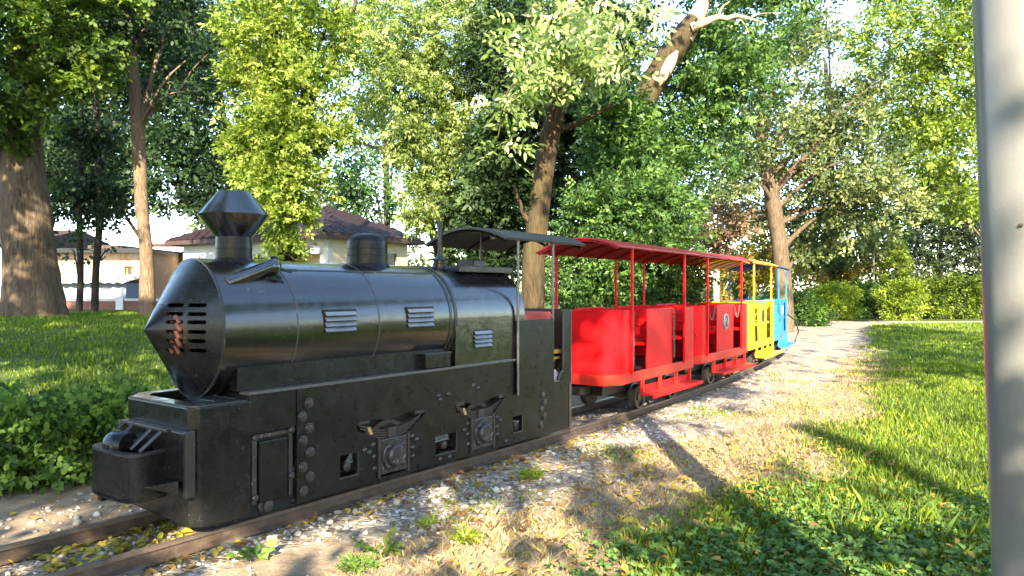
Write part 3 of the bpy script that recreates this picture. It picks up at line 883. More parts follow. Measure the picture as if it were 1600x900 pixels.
    MB().box(-0.03, 0.03, y_(2.09), y_(2.22), 0.30, 0.56).build('coupling_hook', M['black'], cp, bevel=0.012)
    for x in (-0.24, -0.12, 0.12, 0.24):
        MB().tube([(x, y_(2.30), 0.652), (x*0.92, y_(2.16), 0.535)], 0.012, 6).build('coupler_stay', M['black_worn'], cp, smooth=50)
    MB().bar((-0.27, y_(2.292), 0.648), (0.30, y_(2.292), 0.648), 0.03, 0.02).build('beam_lip', M['black_worn'], cp, bevel=0.004)
    MB().add([(0.28, y_(2.15), 0.335), (0.40, y_(2.30), 0.36), (0.40, y_(2.30), 0.28), (0.20, y_(2.30), 0.36), (0.20, y_(2.30), 0.28)], [(0,1,2), (0,2,4), (0,4,3), (0,3,1), (1,3,4,2)]).build('coupler_bracket', M['black'], cp)
    MB().box(-0.30, -0.25, y_(2.15), y_(2.21), 0.16, 0.45).build('coupler_pin', M['black'], cp, bevel=0.006)
    # rear coupling plate
    MB().box(-0.12, 0.34, y_(6.66), y_(6.74), 0.30, 0.55).build('rear_buffer', M['steel'], loco, bevel=0.015)
    MB().box(-0.06, 0.06, y_(6.60), y_(7.35), 0.30, 0.36).build('drawbar', M['inside'], loco)

M['rear'] = paint('brown_red_rear_plate', (0.05, 0.035, 0.032), 0.4, 0.9, rust=(0.26, 0.07, 0.04))  # brown-red base and blotches stand in for reflections on the rear wall
M['roofk'] = paint('black_cab_roof', (0.035, 0.036, 0.036), 0.5, 0.3, rust=(0.14, 0.13, 0.11))
build_loco()
# a crumpled cloth on the cab floor is a thing of its own
def crumple(name, loc, sx, sy, sz, mat):
    bm = bmesh.new()
    bmesh.ops.create_icosphere(bm, subdivisions=3, radius=1)
    for v in bm.verts:
        n = math.sin(v.co.x*5 + v.co.z*3)*0.14 + math.sin(v.co.y*7 - v.co.x*4)*0.10 + random.uniform(-.05, .05)
        v.co *= 1 + n
        v.co = Vector((v.co.x*sx, v.co.y*sy, max(v.co.z*sz, -sz*0.5)))
    me = bpy.data.meshes.new(name)
    bm.to_mesh(me); bm.free()
    o = link(name, me, mat)
    o.location = loc
    return o
_p = loco_xy(6.31, 0.34)
tag(crumple('cloth_bundle', (_p[0], _p[1], 0.60), 0.10, 0.12, 0.10, M['cloth']), 'crumpled pale cloth bundle lying on the locomotive cab floor', 'cloth')

# ------------------------------------------------------------------ coaches (local: x right, y forward along the train, z up)
def link_chain(pts, mat, parent, name='chain'):
    m = MB()
    for i in range(len(pts)-1):
        p, q = Vector(pts[i]), Vector(pts[i+1])
        d = (q-p).normalized()
        s = Vector((1, 0, 0)) if i % 2 else Vector((0, 1, 0))
        s = (s - d*s.dot(d)).normalized()
        c = (p+q)/2
        L, W = (q-p).length*0.66, 0.011
        loop = [c + d*L*math.cos(t) + s*W*math.sin(t) for t in np.linspace(0, 2*PI, 9)[:-1]]
        m.tube(loop + [loop[0]], 0.0042, 4, cap=False)
    return m.build(name, mat, parent)

def make_coach(label, body, roofm, skirtm, plaque):
    t = empty('park_train_coach', (0, 0, 0), 0, label, 'coach', 'open sided coaches of the park train')
    HS, HL, HW, CW = 1.14, 1.40, 0.50, 0.38
    ZB, ZS, ZT = 0.385, 0.51, 1.245
    # skirt all round, tapering in at the ends
    o = [(CW, -HL), (HW, -HS), (HW, HS), (CW, HL), (-CW, HL), (-HW, HS), (-HW, -HS), (-CW, -HL)]
    i = [(x*0.94, y*0.98) for x, y in o]
    MB().prism([(x*1.012, y*1.006) for x, y in o], [i], 'xy', ZB, ZS).build('skirt', skirtm, t, bevel=0.006)
    MB().prism(i, [], 'xy', 0.43, 0.50).build('floor_plate', M['blackplain'], t)
    def wall(pl, name):
        rows = [[(x, y, z) for z in (ZS, ZT)] for x, y in pl]
        MB().sheet(rows, 0.016).build(name, body, t, smooth=20)
    def cap(pl):
        MB().tube([(x, y, ZT) for x, y in pl], 0.012, 6).build('top_edge', body, t, smooth=60)
    fr = [(-HW, -0.93), (-HW, -HS), (-CW, -HL), (CW, -HL), (HW, -HS), (HW, -0.93)]
    def rounded(pl):
        out = [pl[0]]
        for a, b, c in zip(pl[:-2], pl[1:-1], pl[2:]):
            a, b, c = map(Vector, (a, b, c))
            out += [tuple(b + (a-b).normalized()*0.05), tuple(b*0.6 + (b + (a-b).normalized()*0.05)*0.2 + (b + (c-b).normalized()*0.05)*0.2), tuple(b + (c-b).normalized()*0.05)]
        return out + [pl[-1]]
    wall(rounded(fr), 'front_panel'); cap(rounded(fr))
    re = [(HW, 0.77), (HW, HS), (CW, HL), (-CW, HL), (-HW, HS), (-HW, 0.77)]
    wall(rounded(re), 'rear_panel'); cap(rounded(re))
    for sx in (-1, 1):
        MB().box(*sorted((sx*(HW-0.008), sx*(HW+0.008))), -0.48, 0.35, ZS, ZT).build('side_panel', body, t, bevel=0.004)
        MB().tube([(sx*HW, -0.48, ZT), (sx*HW, 0.35, ZT)], 0.012, 6).build('top_edge', body, t, smooth=60)
        for y in (-0.94, 0.76):
            MB().box(*sorted((sx*(HW+0.006), sx*(HW+0.034))), y-0.016, y+0.016, ZS-0.02, 1.955 + 0.024*sx).build('roof_post', body, t, bevel=0.004)
    # benches: one against each end, one back to back in the middle
    def bench(y0, y1, back, nm='bench'):
        b = empty(nm, (0, 0, 0)); b.parent = t
        MB().box(-0.47, 0.47, y0, y1, 0.80, 0.84).build('seat', body, b, bevel=0.006)
        if back is not None:
            for k in range(3):
                z = 0.90 + 0.118*k
                MB().box(-0.47, 0.47, back-0.012, back+0.012, z, z+0.108).build('backrest_board', body, b, bevel=0.004)
        for x in (-0.42, 0.42):
            MB().box(x-0.018, x+0.018, (y0+y1)/2-0.018, (y0+y1)/2+0.018, 0.50, 0.80).build('leg', body, b)
        return b
    bench(-1.28, -0.95, None); bench(-0.46, -0.10, -0.09); bench(-0.03, 0.33, None); bench(0.80, 1.25, 1.24)
    # roof
    def rz(x): return 1.968 + 0.130*(1 - (x/0.54)**2) + 0.024*x/0.54
    rows = [[(x, y, rz(x)) for x in np.linspace(-0.54, 0.54, 17)] for y in np.linspace(-1.38, 1.38, 9)]
    rf = MB().sheet(rows, 0.020).build('roof', roofm, t, smooth=40)
    for y in (-1.355, -0.94, -0.37, 0.20, 0.76, 1.355):
        MB().tube([(x, y, rz(x)-0.026) for x in np.linspace(-0.53, 0.53, 13)], 0.015, 6).build('roof_rib', roofm, rf, smooth=60)
    for sx in (-1, 1):
        MB().tube([(sx*0.54, -1.38, rz(sx*0.54)), (sx*0.54, 1.38, rz(sx*0.54))], 0.015, 6).build('eave_rail', roofm, rf, smooth=60)
    # footboard on both sides
    for sx in (-1, 1):
        fb = empty('footboard', (0, 0, 0)); fb.parent = t
        MB().box(*sorted((sx*0.49, sx*0.67)), -0.66, 1.08, 0.205, 0.225).build('tread', skirtm, fb, bevel=0.003)
        MB().box(*sorted((sx*0.658, sx*0.672)), -0.66, 1.08, 0.178, 0.226).build('tread_lip', body, fb, bevel=0.003)
        MB().box(*sorted((sx*0.47, sx*0.482)), -0.62, 1.05, 0.225, 0.31).build('kick_board', body, fb)
        for y in (-0.60, -0.05, 0.50, 1.00):
            MB().box(*sorted((sx*0.483, sx*0.52)), y-0.016, y+0.016, 0.225, 0.386).build('hanger', skirtm, fb)
    # running gear
    MB().box(-0.26, 0.26, -1.2, 1.2, 0.24, 0.40).build('underframe', M['blackplain'], t)
    for y in (-0.42, 0.64):
        ws = empty('wheelset', (0, y, 0.155)); ws.parent = t
        MB().tube([(-0.36, 0, 0), (0.36, 0, 0)], 0.03, 10).build('axle', M['steel'], ws)
        for sx in (-1, 1):
            MB().lathe([(0.03, 0.035), (0.05, 0.035), (0.055, 0.015), (0.118, 0.015), (0.124, 0.045), (0.154, 0.045), (0.155, -0.025), (0.176, -0.032), (0.176, -0.05), (0.03, -0.05)], (sx*0.345, 0, 0), (sx, 0, 0), 28).build('wheel', M['wheel'], ws, smooth=30)
        MB().box(-0.29, 0.29, y-0.06, y+0.06, 0.19, 0.30).build('axle_guard', M['blackplain'], t, bevel=0.01)
    for s in (-1, 1):
        MB().box(-0.10, 0.10, *sorted((s*1.2, s*1.44)), 0.26, 0.36).build('coupling', M['steel'], t, bevel=0.01)
    for y in (-0.905,):
        pass
    if plaque == 'plain':
        for y in (-0.915, 0.365):
            link_chain([(HW+0.028, y + 0.006*math.sin(k), 1.235 - 0.026*k) for k in range(26)], M['chain'], t)
    elif plaque == 'number':
        for y0, y1 in ((-0.92, -0.49), (0.36, 0.75)):
            link_chain([(HW+0.022, y0 + (y1-y0)*q*0.75, 1.235 - 0.20*math.sin(q*PI)) for q in np.linspace(0.02, 1, 22)], M['chain'], t)
        MB().lathe([(0.128, 0), (0.128, 0.010), (0.120, 0.012), (0.004, 0.012)], (HW+0.008, -0.04, 0.98), (1, 0, 0), 30).build('number_plaque', M['plaqueg'], t, smooth=40)
        cu = bpy.data.curves.new('digit', 'FONT')
        cu.body = '2'; cu.size = 0.24; cu.extrude = 0.003; cu.align_x = 'CENTER'; cu.align_y = 'CENTER'
        cu.offset = 0.006
        to = bpy.data.objects.new('digit', cu)
        COL.objects.link(to)
        bpy.context.view_layer.update()
        me = bpy.data.meshes.new_from_object(to.evaluated_get(bpy.context.evaluated_depsgraph_get()))
        bpy.data.objects.remove(to)
        dg = link('digit', me, M['blackplain'], t)
        dg.location = (HW+0.023, -0.04, 0.98)
        dg.rotation_euler = (R(90), 0, R(90))
    elif plaque == 'dark':
        MB().lathe([(0.125, 0), (0.125, 0.010), (0.004, 0.012)], (HW+0.008, -0.04, 0.98), (1, 0, 0), 30).build('number_plaque', M['blackplain'], t, smooth=40)
        for y in (-0.915, 0.365):
            link_chain([(HW+0.028, y + 0.01*math.sin(k), 1.10 - 0.026*k) for k in range(20)], M['blackplain'], t)
    else:
        MB().lathe([(0.105, 0), (0.105, 0.010), (0.004, 0.012)], (HW+0.008, -0.04, 1.02), (1, 0, 0), 30).build('number_plaque', M['white'], t, smooth=40)
        # hose looping behind the last coach
        MB().tube([(0.2, 1.40, 0.95), (0.42, 1.72, 0.90), (0.62, 2.05, 0.70), (0.68, 2.2, 0.42), (0.60, 2.1, 0.16), (0.40, 1.85, 0.02)], 0.018, 8).build('rear_hose', M['blackplain'], t, smooth=60)
    return t

M['plaqueg'] = flat('grey_plaque', (0.24, 0.245, 0.24), 0.4, 0.15)
specs = [('open red coach next to the locomotive with plain panels and hanging chains', M['red'], M['red_dark'], M['red_skirt'], 'plain'),
         ('open red coach with a round number 2 plaque, ahead of the yellow one', M['red'], M['red_dark'], M['red_skirt'], 'number'),
         ('open yellow coach between the red coaches and the blue one', M['yellow'], M['yellow_dark'], M['yellow'], 'dark'),
         ('open blue coach with a white disc at the tail of the train', M['blue'], M['blue_dark'], M['blue'], 'white')]
for (c, ang, d, n), sp in zip(cc, specs):
    o = make_coach(*sp)
    o.location = (c[0], c[1], 0)
    o.rotation_euler = (0, 0, -R(ang))

# ------------------------------------------------------------------ lamp posts
def grey_pole_mat():
    t = NT('grey_lamp_paint')
    c = t.coords('Object')
    big = t.noise(c, 1.6, 5, 0.6); fine = t.noise(c, 26, 6, 0.7)
    col = t.ramp(big, [(0.3, (0.115, 0.114, 0.115)), (0.7, (0.155, 0.152, 0.15))])
    chip = t.ramp(t.noise(c, 24, 7, 0.75), [(0.655, 0.0), (0.68, 1.0)])
    col = t.mix(t.math('MULTIPLY', chip, 0.8), col, (0.22, 0.13, 0.08))
    t.set(color=col, rough=0.27, spec=0.6)
    drip = t.ramp(t.noise(t.coords('Object', (14, 14, 5)), 2.0, 6, 0.7), [(0.52, 0.0), (0.66, 1.0)])
    t.bump(t.mix(0.4, fine, chip), 0.30, 0.008)
    return t.m
M['pole'] = grey_pole_mat()
def lamp_post(name, x, y, r0, r1, h, label, lean=(0, 0), n=32):
    t = empty(name, (x, y, gz(x, y)), 0, label, 'lamp post')
    z0 = -0.1
    pts = [(lean[0]*k, lean[1]*k, z0 + (h - z0)*k) for k in np.linspace(0, 1, 9)]
    MB().tube(pts, [r0 + (r1-r0)*k for k in np.linspace(0, 1, 9)], n).build('pole', M['pole'], t, smooth=50)
    MB().lathe([(r0*1.9, -0.05), (r0*1.9, 0.015), (r0*1.05, 0.03)], (0, 0, 0), (0, 0, 1), n).build('base_flange', M['pole'], t, smooth=40)
    top = pts[-1]
    MB().lathe([(r1*1.3, 0), (r1*1.5, 0.05), (0.17, 0.08), (0.19, 0.13), (0.16, 0.26), (0.06, 0.32), (0.01, 0.33)], top, (0, 0, 1), 20).build('lamp_head', M['white'], t, smooth=40)
    return t
POLE = lamp_post('lamp_post', 1.672, 2.30, 0.125, 0.125, 3.55, 'thick grey painted lamp post close by at the edge of the grass', lean=(-0.125, 0.0))
# scrawled marks and rust spots low on the near pole, built as thin relief on its surface
def pole_mark(z, ang, pts, w, mat, nm):
    m = MB()
    for (a0, z0), (a1, z1) in zip(pts[:-1], pts[1:]):
        def q(a, zz):
            zz2 = z + zz
            k = (zz2 + 0.1)/3.65
            th = ang + a
            return (-0.125*k + 0.1255*math.cos(th), 0.1255*math.sin(th), zz2)
        m.bar(q(a0, z0), q(a1, z1), w, 0.002, up=(math.cos(ang), math.sin(ang), 0))
    return m.build(nm, mat, POLE)
va = math.atan2(-2.3, -1.67)
for zc in (1.43, 1.385):
    pole_mark(zc, va + 0.52, [(-0.05, 0.02), (0.02, 0.03), (0.06, 0.0), (0.0, -0.02), (0.06, -0.035)], 0.006, M['blackplain'], 'scrawl')
def pole_stud(z, ang, r, mat):
    k = (z + 0.1)/3.65
    MB().lathe([(r, -0.004), (r, 0.004), (r*.7, 0.009), (r*.2, 0.010)], (-0.125*k + 0.125*math.cos(ang), 0.125*math.sin(ang), z), (math.cos(ang), math.sin(ang), 0), 12).build('bolt_head', mat, POLE, smooth=40)
pole_stud(2.43, va - .32, .010, M['steel']); pole_stud(2.432, va - .20, .008, M['rail']); pole_stud(1.72, va - .1, .006, M['rail'])
far_p = at(1365, 452, 40)
lamp_post('lamp_post', far_p[0], far_p[1], 0.055, 0.045, 4.4, 'thin pale lamp post far off behind the clipped hedge', n=12)

# ------------------------------------------------------------------ foliage
def unit(a):
    return a/np.maximum(np.linalg.norm(a, axis=-1, keepdims=True), 1e-9)

def spray_verts(P, A, K, L, l, w, droop=0.25, flatness=0.35, six=False):
    """N sprays of K leaflets on a common stalk; returns (N*K*4, 3)"""
    N = len(P)
    A = unit(A)
    up = unit(np.array((0, 0, 1.0))*flatness + rng.normal(0, 0.45, (N, 3)))
    B = unit(np.cross(A, up))
    U = np.cross(B, A)
    out = np.empty((N, K, 6 if six else 4, 3))
    half = max((K-1)//2, 1)
    for k in range(K):
        if k == K-1:
            pos, dr = P + A*L, A
        else:
            f = (k//2 + 0.6)/half
            sg = 1 if k % 2 else -1
            pos = P + A*(L*f*0.9)[..., None] if hasattr(L, '__len__') else P + A*L*f*0.9
            dr = unit(A*0.45 + B*sg*0.9 + rng.normal(0, 0.22, (N, 3)))
        dr = unit(dr - np.array((0, 0, droop)) + rng.normal(0, 0.15, (N, 3)))
        nn = unit(np.cross(dr, np.cross(U + rng.normal(0, 0.4, (N, 3)), dr)))
        sd = np.cross(nn, dr)
        ll = l*rng.uniform(0.55, 1.25, (N, 1))
        ww = w*rng.uniform(0.75, 1.15, (N, 1))
        if six:
            out[:, k, 0] = pos
            out[:, k, 1] = pos + dr*ll*0.22 + sd*ww*0.42 + nn*ww*0.10
            out[:, k, 2] = pos + dr*ll*0.62 + sd*ww*0.46 + nn*ww*0.14
            out[:, k, 3] = pos + dr*ll - nn*ww*0.08
            out[:, k, 4] = pos + dr*ll*0.62 - sd*ww*0.46 + nn*ww*0.14
            out[:, k, 5] = pos + dr*ll*0.22 - sd*ww*0.42 + nn*ww*0.10
            continue
        out[:, k, 0] = pos
        out[:, k, 1] = pos + dr*ll*0.45 + sd*ww*0.5 + nn*ww*0.12
        out[:, k, 2] = pos + dr*ll
        out[:, k, 3] = pos + dr*ll*0.45 - sd*ww*0.5 + nn*ww*0.12
    return out.reshape(-1, 3)

def in_blobs(blobs, spread=1.0):
    """spray positions, outward directions and clump tints for ellipsoid clumps (cx, cy, cz, rx, ry, rz, n)"""
    Ps, As, Ts = [], [], []
    for cx, cy, cz, rx, ry, rz, n in blobs:
        c = np.array((cx, cy, cz)); r = np.array((rx, ry, rz))
        n = max(8, int(n*.84))
        m = max(4, n//17)
        q = unit(rng.normal(0, 1, (m, 3)))*(rng.uniform(0.06, 1, (m, 1))**0.42)
        cen = c + q*r
        ct = rng.uniform(-0.3, 0.26, m)  # leaf hue varies by clump; range widened to paint in shaded gaps
        i = rng.integers(0, m, n)
        cr = (0.27*min(rx, ry, rz) + 0.09)*spread
        off = rng.normal(0, 1, (n, 3))*np.array((cr, cr, cr*0.62))*0.6
        p = cen[i] + off
        a = unit((p - c)/r)*0.7 + unit(off + 1e-6)*0.6 + rng.normal(0, 0.35, (n, 3))
        Ps.append(p); As.append(a); Ts.append(ct[i])
    return np.concatenate(Ps), np.concatenate(As), np.concatenate(Ts)

def leaf_cloud(name, blobs, K, l, w, mat, parent, tint=(0.2, 0.8), droop=0.25, origin=(0, 0, 0), flatness=0.35, Lf=2.0, spread=1.0, six=False):
    P, A, T = in_blobs(blobs, spread)
    V = spray_verts(P, A, K, l*Lf, l, w, droop, flatness, six) - np.array(origin)
    n = len(P)
    base = np.repeat(T + rng.uniform(tint[0], tint[1], n), K) + rng.normal(0, 0.07, n*K)
    me = np_mesh(name, V, 6 if six else 4, tint=np.clip(base, 0, 1))
    return link(name, me, mat, parent)

def px_blob(u, v, D, ru, rv, rd, n):
    p = at(u, v, D)
    return (p[0], p[1], p[2], ru*D/FPX, rd, rv*D/FPX, n)

LM = {
 'maple':  leaf_mat('maple_leaf', [(0.0, (0.028, 0.055, 0.012)), (0.5, (0.085, 0.15, 0.022)), (1.0, (0.24, 0.30, 0.05))]),
 'dark':   leaf_mat('dark_leaf', [(0.0, (0.010, 0.024, 0.010)), (0.5, (0.022, 0.047, 0.016)), (1.0, (0.055, 0.095, 0.03))], 0.30),
 'gold':   leaf_mat('golden_leaf', [(0.0, (0.045, 0.075, 0.014)), (0.45, (0.175, 0.25, 0.035)), (1.0, (0.42, 0.48, 0.12))], 0.5),
 'willow': leaf_mat('willow_leaf', [(0.0, (0.045, 0.075, 0.02)), (0.5, (0.18, 0.25, 0.06)), (1.0, (0.42, 0.48, 0.19))], 0.45),
 'ash':    leaf_mat('ash_leaf', [(0.0, (0.07, 0.12, 0.03)), (0.5, (0.22, 0.30, 0.09)), (1.0, (0.50, 0.56, 0.28))], 0.4, rough=0.35),
 'ivy':    leaf_mat('ivy_leaf', [(0.0, (0.018, 0.045, 0.016)), (0.5, (0.05, 0.11, 0.03)), (1.0, (0.13, 0.22, 0.05))], 0.35, rough=0.4),
 'mid':    leaf_mat('mid_leaf', [(0.0, (0.025, 0.045, 0.014)), (0.5, (0.075, 0.11, 0.028)), (1.0, (0.20, 0.22, 0.07))], 0.4),
 'olive':  leaf_mat('olive_leaf', [(0.0, (0.03, 0.05, 0.02)), (0.5, (0.10, 0.135, 0.045)), (1.0, (0.33, 0.35, 0.13))], 0.4),
 'purple': leaf_mat('purple_leaf', [(0.0, (0.05, 0.03, 0.022)), (0.5, (0.135, 0.09, 0.055)), (1.0, (0.30, 0.24, 0.12))], 0.4),
 'hedge':  leaf_mat('hedge_leaf', [(0.0, (0.03, 0.055, 0.010)), (0.5, (0.13, 0.19, 0.02)), (1.0, (0.36, 0.44, 0.05))], 0.4),
 'shrub':  leaf_mat('shrub_leaf', [(0.0, (0.03, 0.065, 0.016)), (0.5, (0.085, 0.165, 0.03)), (1.0, (0.21, 0.31, 0.06))], 0.4),
 'cover':  leaf_mat('ground_cover_leaf', [(0.0, (0.045, 0.10, 0.03)), (0.5, (0.12, 0.22, 0.055)), (1.0, (0.26, 0.36, 0.09))], 0.4),
 'conifer':leaf_mat('conifer_leaf', [(0.0, (0.012, 0.024, 0.014)), (0.5, (0.032, 0.05, 0.024)), (1.0, (0.09, 0.105, 0.04))], 0.25),
 'autumn': leaf_mat('autumn_leaf', [(0.0, (0.05, 0.06, 0.012)), (0.5, (0.20, 0.17, 0.03)), (1.0, (0.40, 0.30, 0.06))], 0.45),
}
BK = {
 'oak':  bark_mat('furrowed_bark', (0.035, 0.025, 0.018), (0.17, 0.125, 0.085), 1.0),
 'thin': bark_mat('brown_bark', (0.06, 0.042, 0.03), (0.26, 0.185, 0.125), 1.6),
 'dark': bark_mat('dark_bark', (0.02, 0.016, 0.013), (0.07, 0.055, 0.042), 1.6),
 'mossy':bark_mat('mossy_bark', (0.022, 0.016, 0.010), (0.095, 0.069, 0.042), 1.2, moss=(0.085, 0.07, 0.03)),
 'pale': bark_mat('bare_pale_wood', (0.20, 0.155, 0.11), (0.46, 0.39, 0.29), 0.8),
}

def smooth_pts(pts, m=5):
    P = [np.array(p, float) for p in pts]
    P = [2*P[0]-P[1]] + P + [2*P[-1]-P[-2]]
    out = []
    for i in range(1, len(P)-2):
        for k in range(m):
            t = k/m
            out.append(0.5*((2*P[i]) + (-P[i-1]+P[i+1])*t + (2*P[i-1]-5*P[i]+4*P[i+1]-P[i+2])*t*t + (-P[i-1]+3*P[i]-3*P[i+1]+P[i+2])*t**3))
    out.append(P[-2])
    return out

def tree(label, trunk, blobs, bark, leaf, K=7, l=0.14, w=0.07, cat='tree', group=None, name='tree', limbs=(), auto=True, tint=(0.2, 0.8), droop=0.25, Lf=2.0,
         seg=14, rough=0.06, flare=1.0, twigs=3, spread=1.0, flatness=0.35, crown=True, six=False, dens=1.0):
    """trunk: [(u, v, D, radius m)] in photo pixels at their real distance; first point is stood on the ground"""
    base = at(trunk[0][0], trunk[0][1], trunk[0][2])
    bx, by = base[0], base[1]
    g = gz(bx, by)
    t = empty(name, (bx, by, g), 0, label, cat, group)
    o = np.array((bx, by, g))
    pts = [np.array((*at(u, v, D), r)) for u, v, D, r in trunk]
    first = np.array((bx, by, g - 0.15, trunk[0][3]*flare))
    rest = [p for p in pts if p[2] > g + 0.25]
    P = smooth_pts([first, np.array((bx + (rest[0][0]-bx)*0.06, by, g + 0.12, trunk[0][3]*(1 + (flare-1)*0.55)))] + rest)
    m = MB()
    m.tube([p[:3] - o for p in P], [max(p[3], 0.012) for p in P], seg, rough=rough, seed=int(abs(bx*100)) + 1)
    m.build('trunk', bark, t, smooth=70)
    for lb in limbs:
        q = smooth_pts([np.array((*at(u, v, D), r)) for u, v, D, r in lb])
        MB().tube([p[:3] - o for p in q], [max(p[3], 0.008) for p in q], 8, rough=0.05).build('limb', bark, t, smooth=70)
    rr = random.Random(int(abs(bx*77)) + 5)
    if auto and blobs:
        tw = MB()
        for b in blobs:
            c = np.array(b[:3])
            # leave the trunk below the blob
            cand = [p for p in P if p[2] < c[2] - 0.2*b[5]] or [P[len(P)//2]]
            s = cand[min(len(cand)-1, max(0, int(len(cand)*rr.uniform(0.75, 1.0))-1))]
            mid = (s[:3] + c)/2 + np.array((rr.uniform(-.2, .2), rr.uniform(-.2, .2), 0.25*b[5]))
            r0 = min(s[3]*0.5, 0.10)
            q = smooth_pts([np.array((*s[:3], r0)), np.array((*mid, r0*0.65)), np.array((*c, r0*0.3))], 4)
            tw.tube([p[:3] - o for p in q], [p[3] for p in q], 6)
            for k in range(twigs):
                d = np.array((rr.uniform(-1, 1)*b[3], rr.uniform(-1, 1)*b[4], rr.uniform(-.6, 1)*b[5]))*0.85
                st = q[rr.randrange(len(q)//2, len(q))]
                q2 = smooth_pts([np.array((*st[:3], r0*0.3)), np.array((*(st[:3] + d*0.5 + np.array((0, 0, .06*b[5]))), r0*0.2)), np.array((*(c + d), 0.006))], 3)
                tw.tube([p[:3] - o for p in q2], [max(p[3], 0.006) for p in q2], 4)
        tag(tw.build('branches', bark, t, smooth=70), kind='stuff')
    if crown:
        leaf_cloud('crown', [(*b[:6], int(b[6]*dens)) for b in blobs], K, l, w, leaf, t, tint, droop, o, Lf=Lf, spread=spread, flatness=flatness, six=six)
    return t

B = px_blob
# --- left group
tree('massive old tree with furrowed bark standing on the lawn', [(54, 490, 16, .56), (49, 430, 16, .52), (40, 330, 16, .47), (34, 215, 16, .37), (36, 100, 16, .31), (42, -40, 16, .27), (50, -200, 16, .2)],
     [B(30, 25, 14.8, 60, 30, .6, 130), B(-5, 110, 15.2, 28, 70, .8, 330), B(0, 200, 15.2, 24, 35, .6, 170), B(78, 140, 15.4, 24, 50, .6, 230), B(110, 40, 15, 55, 60, 1.0, 560), B(60, -60, 15, 150, 60, 2.0, 1000), B(140, 110, 15.4, 30, 40, .7, 260), B(75, 60, 17.2, 60, 80, .8, 420), B(15, 150, 14.8, 14, 30, .3, 40), B(-60, 90, 15, 80, 120, 1.5, 700)],
     BK['oak'], LM['maple'], K=7, l=.105, w=.085, six=True, Lf=2.6, auto=False, limbs=[[(20, 300, 16, .22), (-8, 220, 15.8, .16), (-40, 120, 15.5, .1)], [(36, 120, 16, .12), (70, 60, 15.6, .08), (115, 20, 15.2, .04)]], seg=40, rough=0.07, flare=1.2)
tree('slender brown tree with a kinked bare trunk beside the locomotive nose', [(230, 490, 17, .165), (229, 400, 17, .15), (222, 330, 17, .145), (218, 250, 17, .145), (210, 130, 17, .13), (198, 0, 17, .12), (190, -120, 17, .08)],
     [B(150, 40, 17, 70, 60, 1.0, 420), B(265, 30, 17.5, 70, 60, 1.0, 420), B(290, 140, 18, 60, 60, 1.0, 340), B(200, -60, 17, 130, 60, 1.5, 700)],
     BK['thin'], LM['dark'], K=5, l=.15, w=.10, limbs=[[(212, 75, 17, .07), (232, 35, 17, .055), (243, -10, 17, .05)], [(216, 200, 17, .04), (255, 130, 17, .03), (290, 95, 17.2, .015)]], tint=(.3, .9), rough=0.04, flare=1.25)
for (u, wd, lab) in ((124, .085, 'thin dark sapling nearer the massive old tree, leaves over the fence'), (148, .095, 'thin dark sapling with a slight bend near the slender brown tree')):
    tree(lab, [(u, 488, 20, wd), (u+2, 420, 20, wd*.95), (u+(8 if u > 130 else 0), 330, 20, wd*.9), (u+4, 200, 20, wd*.7), (u, 80, 20, wd*.4)],
         [B(u-10, 250, 20, 50, 70, .9, 420), B(u+10, 315, 20, 38, 28, .7, 150), B(u+(-8 if u < 130 else 16), 392, 20, 14, 14, .3, 14)], BK['dark'], LM['dark'], K=5, l=.15, w=.11, rough=.03, group='thin saplings by the fence')
DK = dict(dens=1.5, K=5, l=.24, w=.16, twigs=4)
tree('dense dark tree behind the massive old tree', [(60, 470, 33, .22), (65, 300, 33, .18), (90, 100, 33, .12)],
     [B(90, 120, 32, 75, 90, 1.8, 800), B(60, 240, 32, 60, 70, 1.5, 600), B(125, 215, 32, 60, 80, 1.5, 650), B(100, 20, 32, 90, 80, 2, 700), B(90, 295, 32, 70, 35, 1.2, 380), B(10, 270, 33, 60, 60, 1.5, 320)], BK['dark'], LM['dark'], group='dark trees behind the lawn', **DK)
tree('dense dark tree spreading behind the slender brown trunk', [(226, 470, 32, .2), (222, 300, 32, .16), (212, 80, 32, .1)],
     [B(190, 90, 31, 70, 90, 1.6, 620), B(185, 215, 31, 75, 70, 1.5, 620), B(250, 160, 31, 70, 90, 1.6, 650), B(175, 295, 31, 60, 32, 1.1, 300), B(240, 10, 31, 90, 80, 2, 600)], BK['dark'], LM['dark'], group='dark trees behind the lawn', **DK)
tree('dense dark tree rising behind the diamond chimney', [(368, 440, 31, .2), (364, 300, 31, .16), (335, 80, 31, .1)],
     [B(310, 250, 30, 65, 70, 1.4, 620), B(330, 150, 30, 70, 90, 1.5, 620), B(300, 60, 30, 80, 90, 1.6, 600), B(350, 310, 30, 50, 40, 1.2, 340), B(270, 290, 30, 38, 40, 1.0, 170)], BK['dark'], LM['dark'], group='dark trees behind the lawn', **DK)
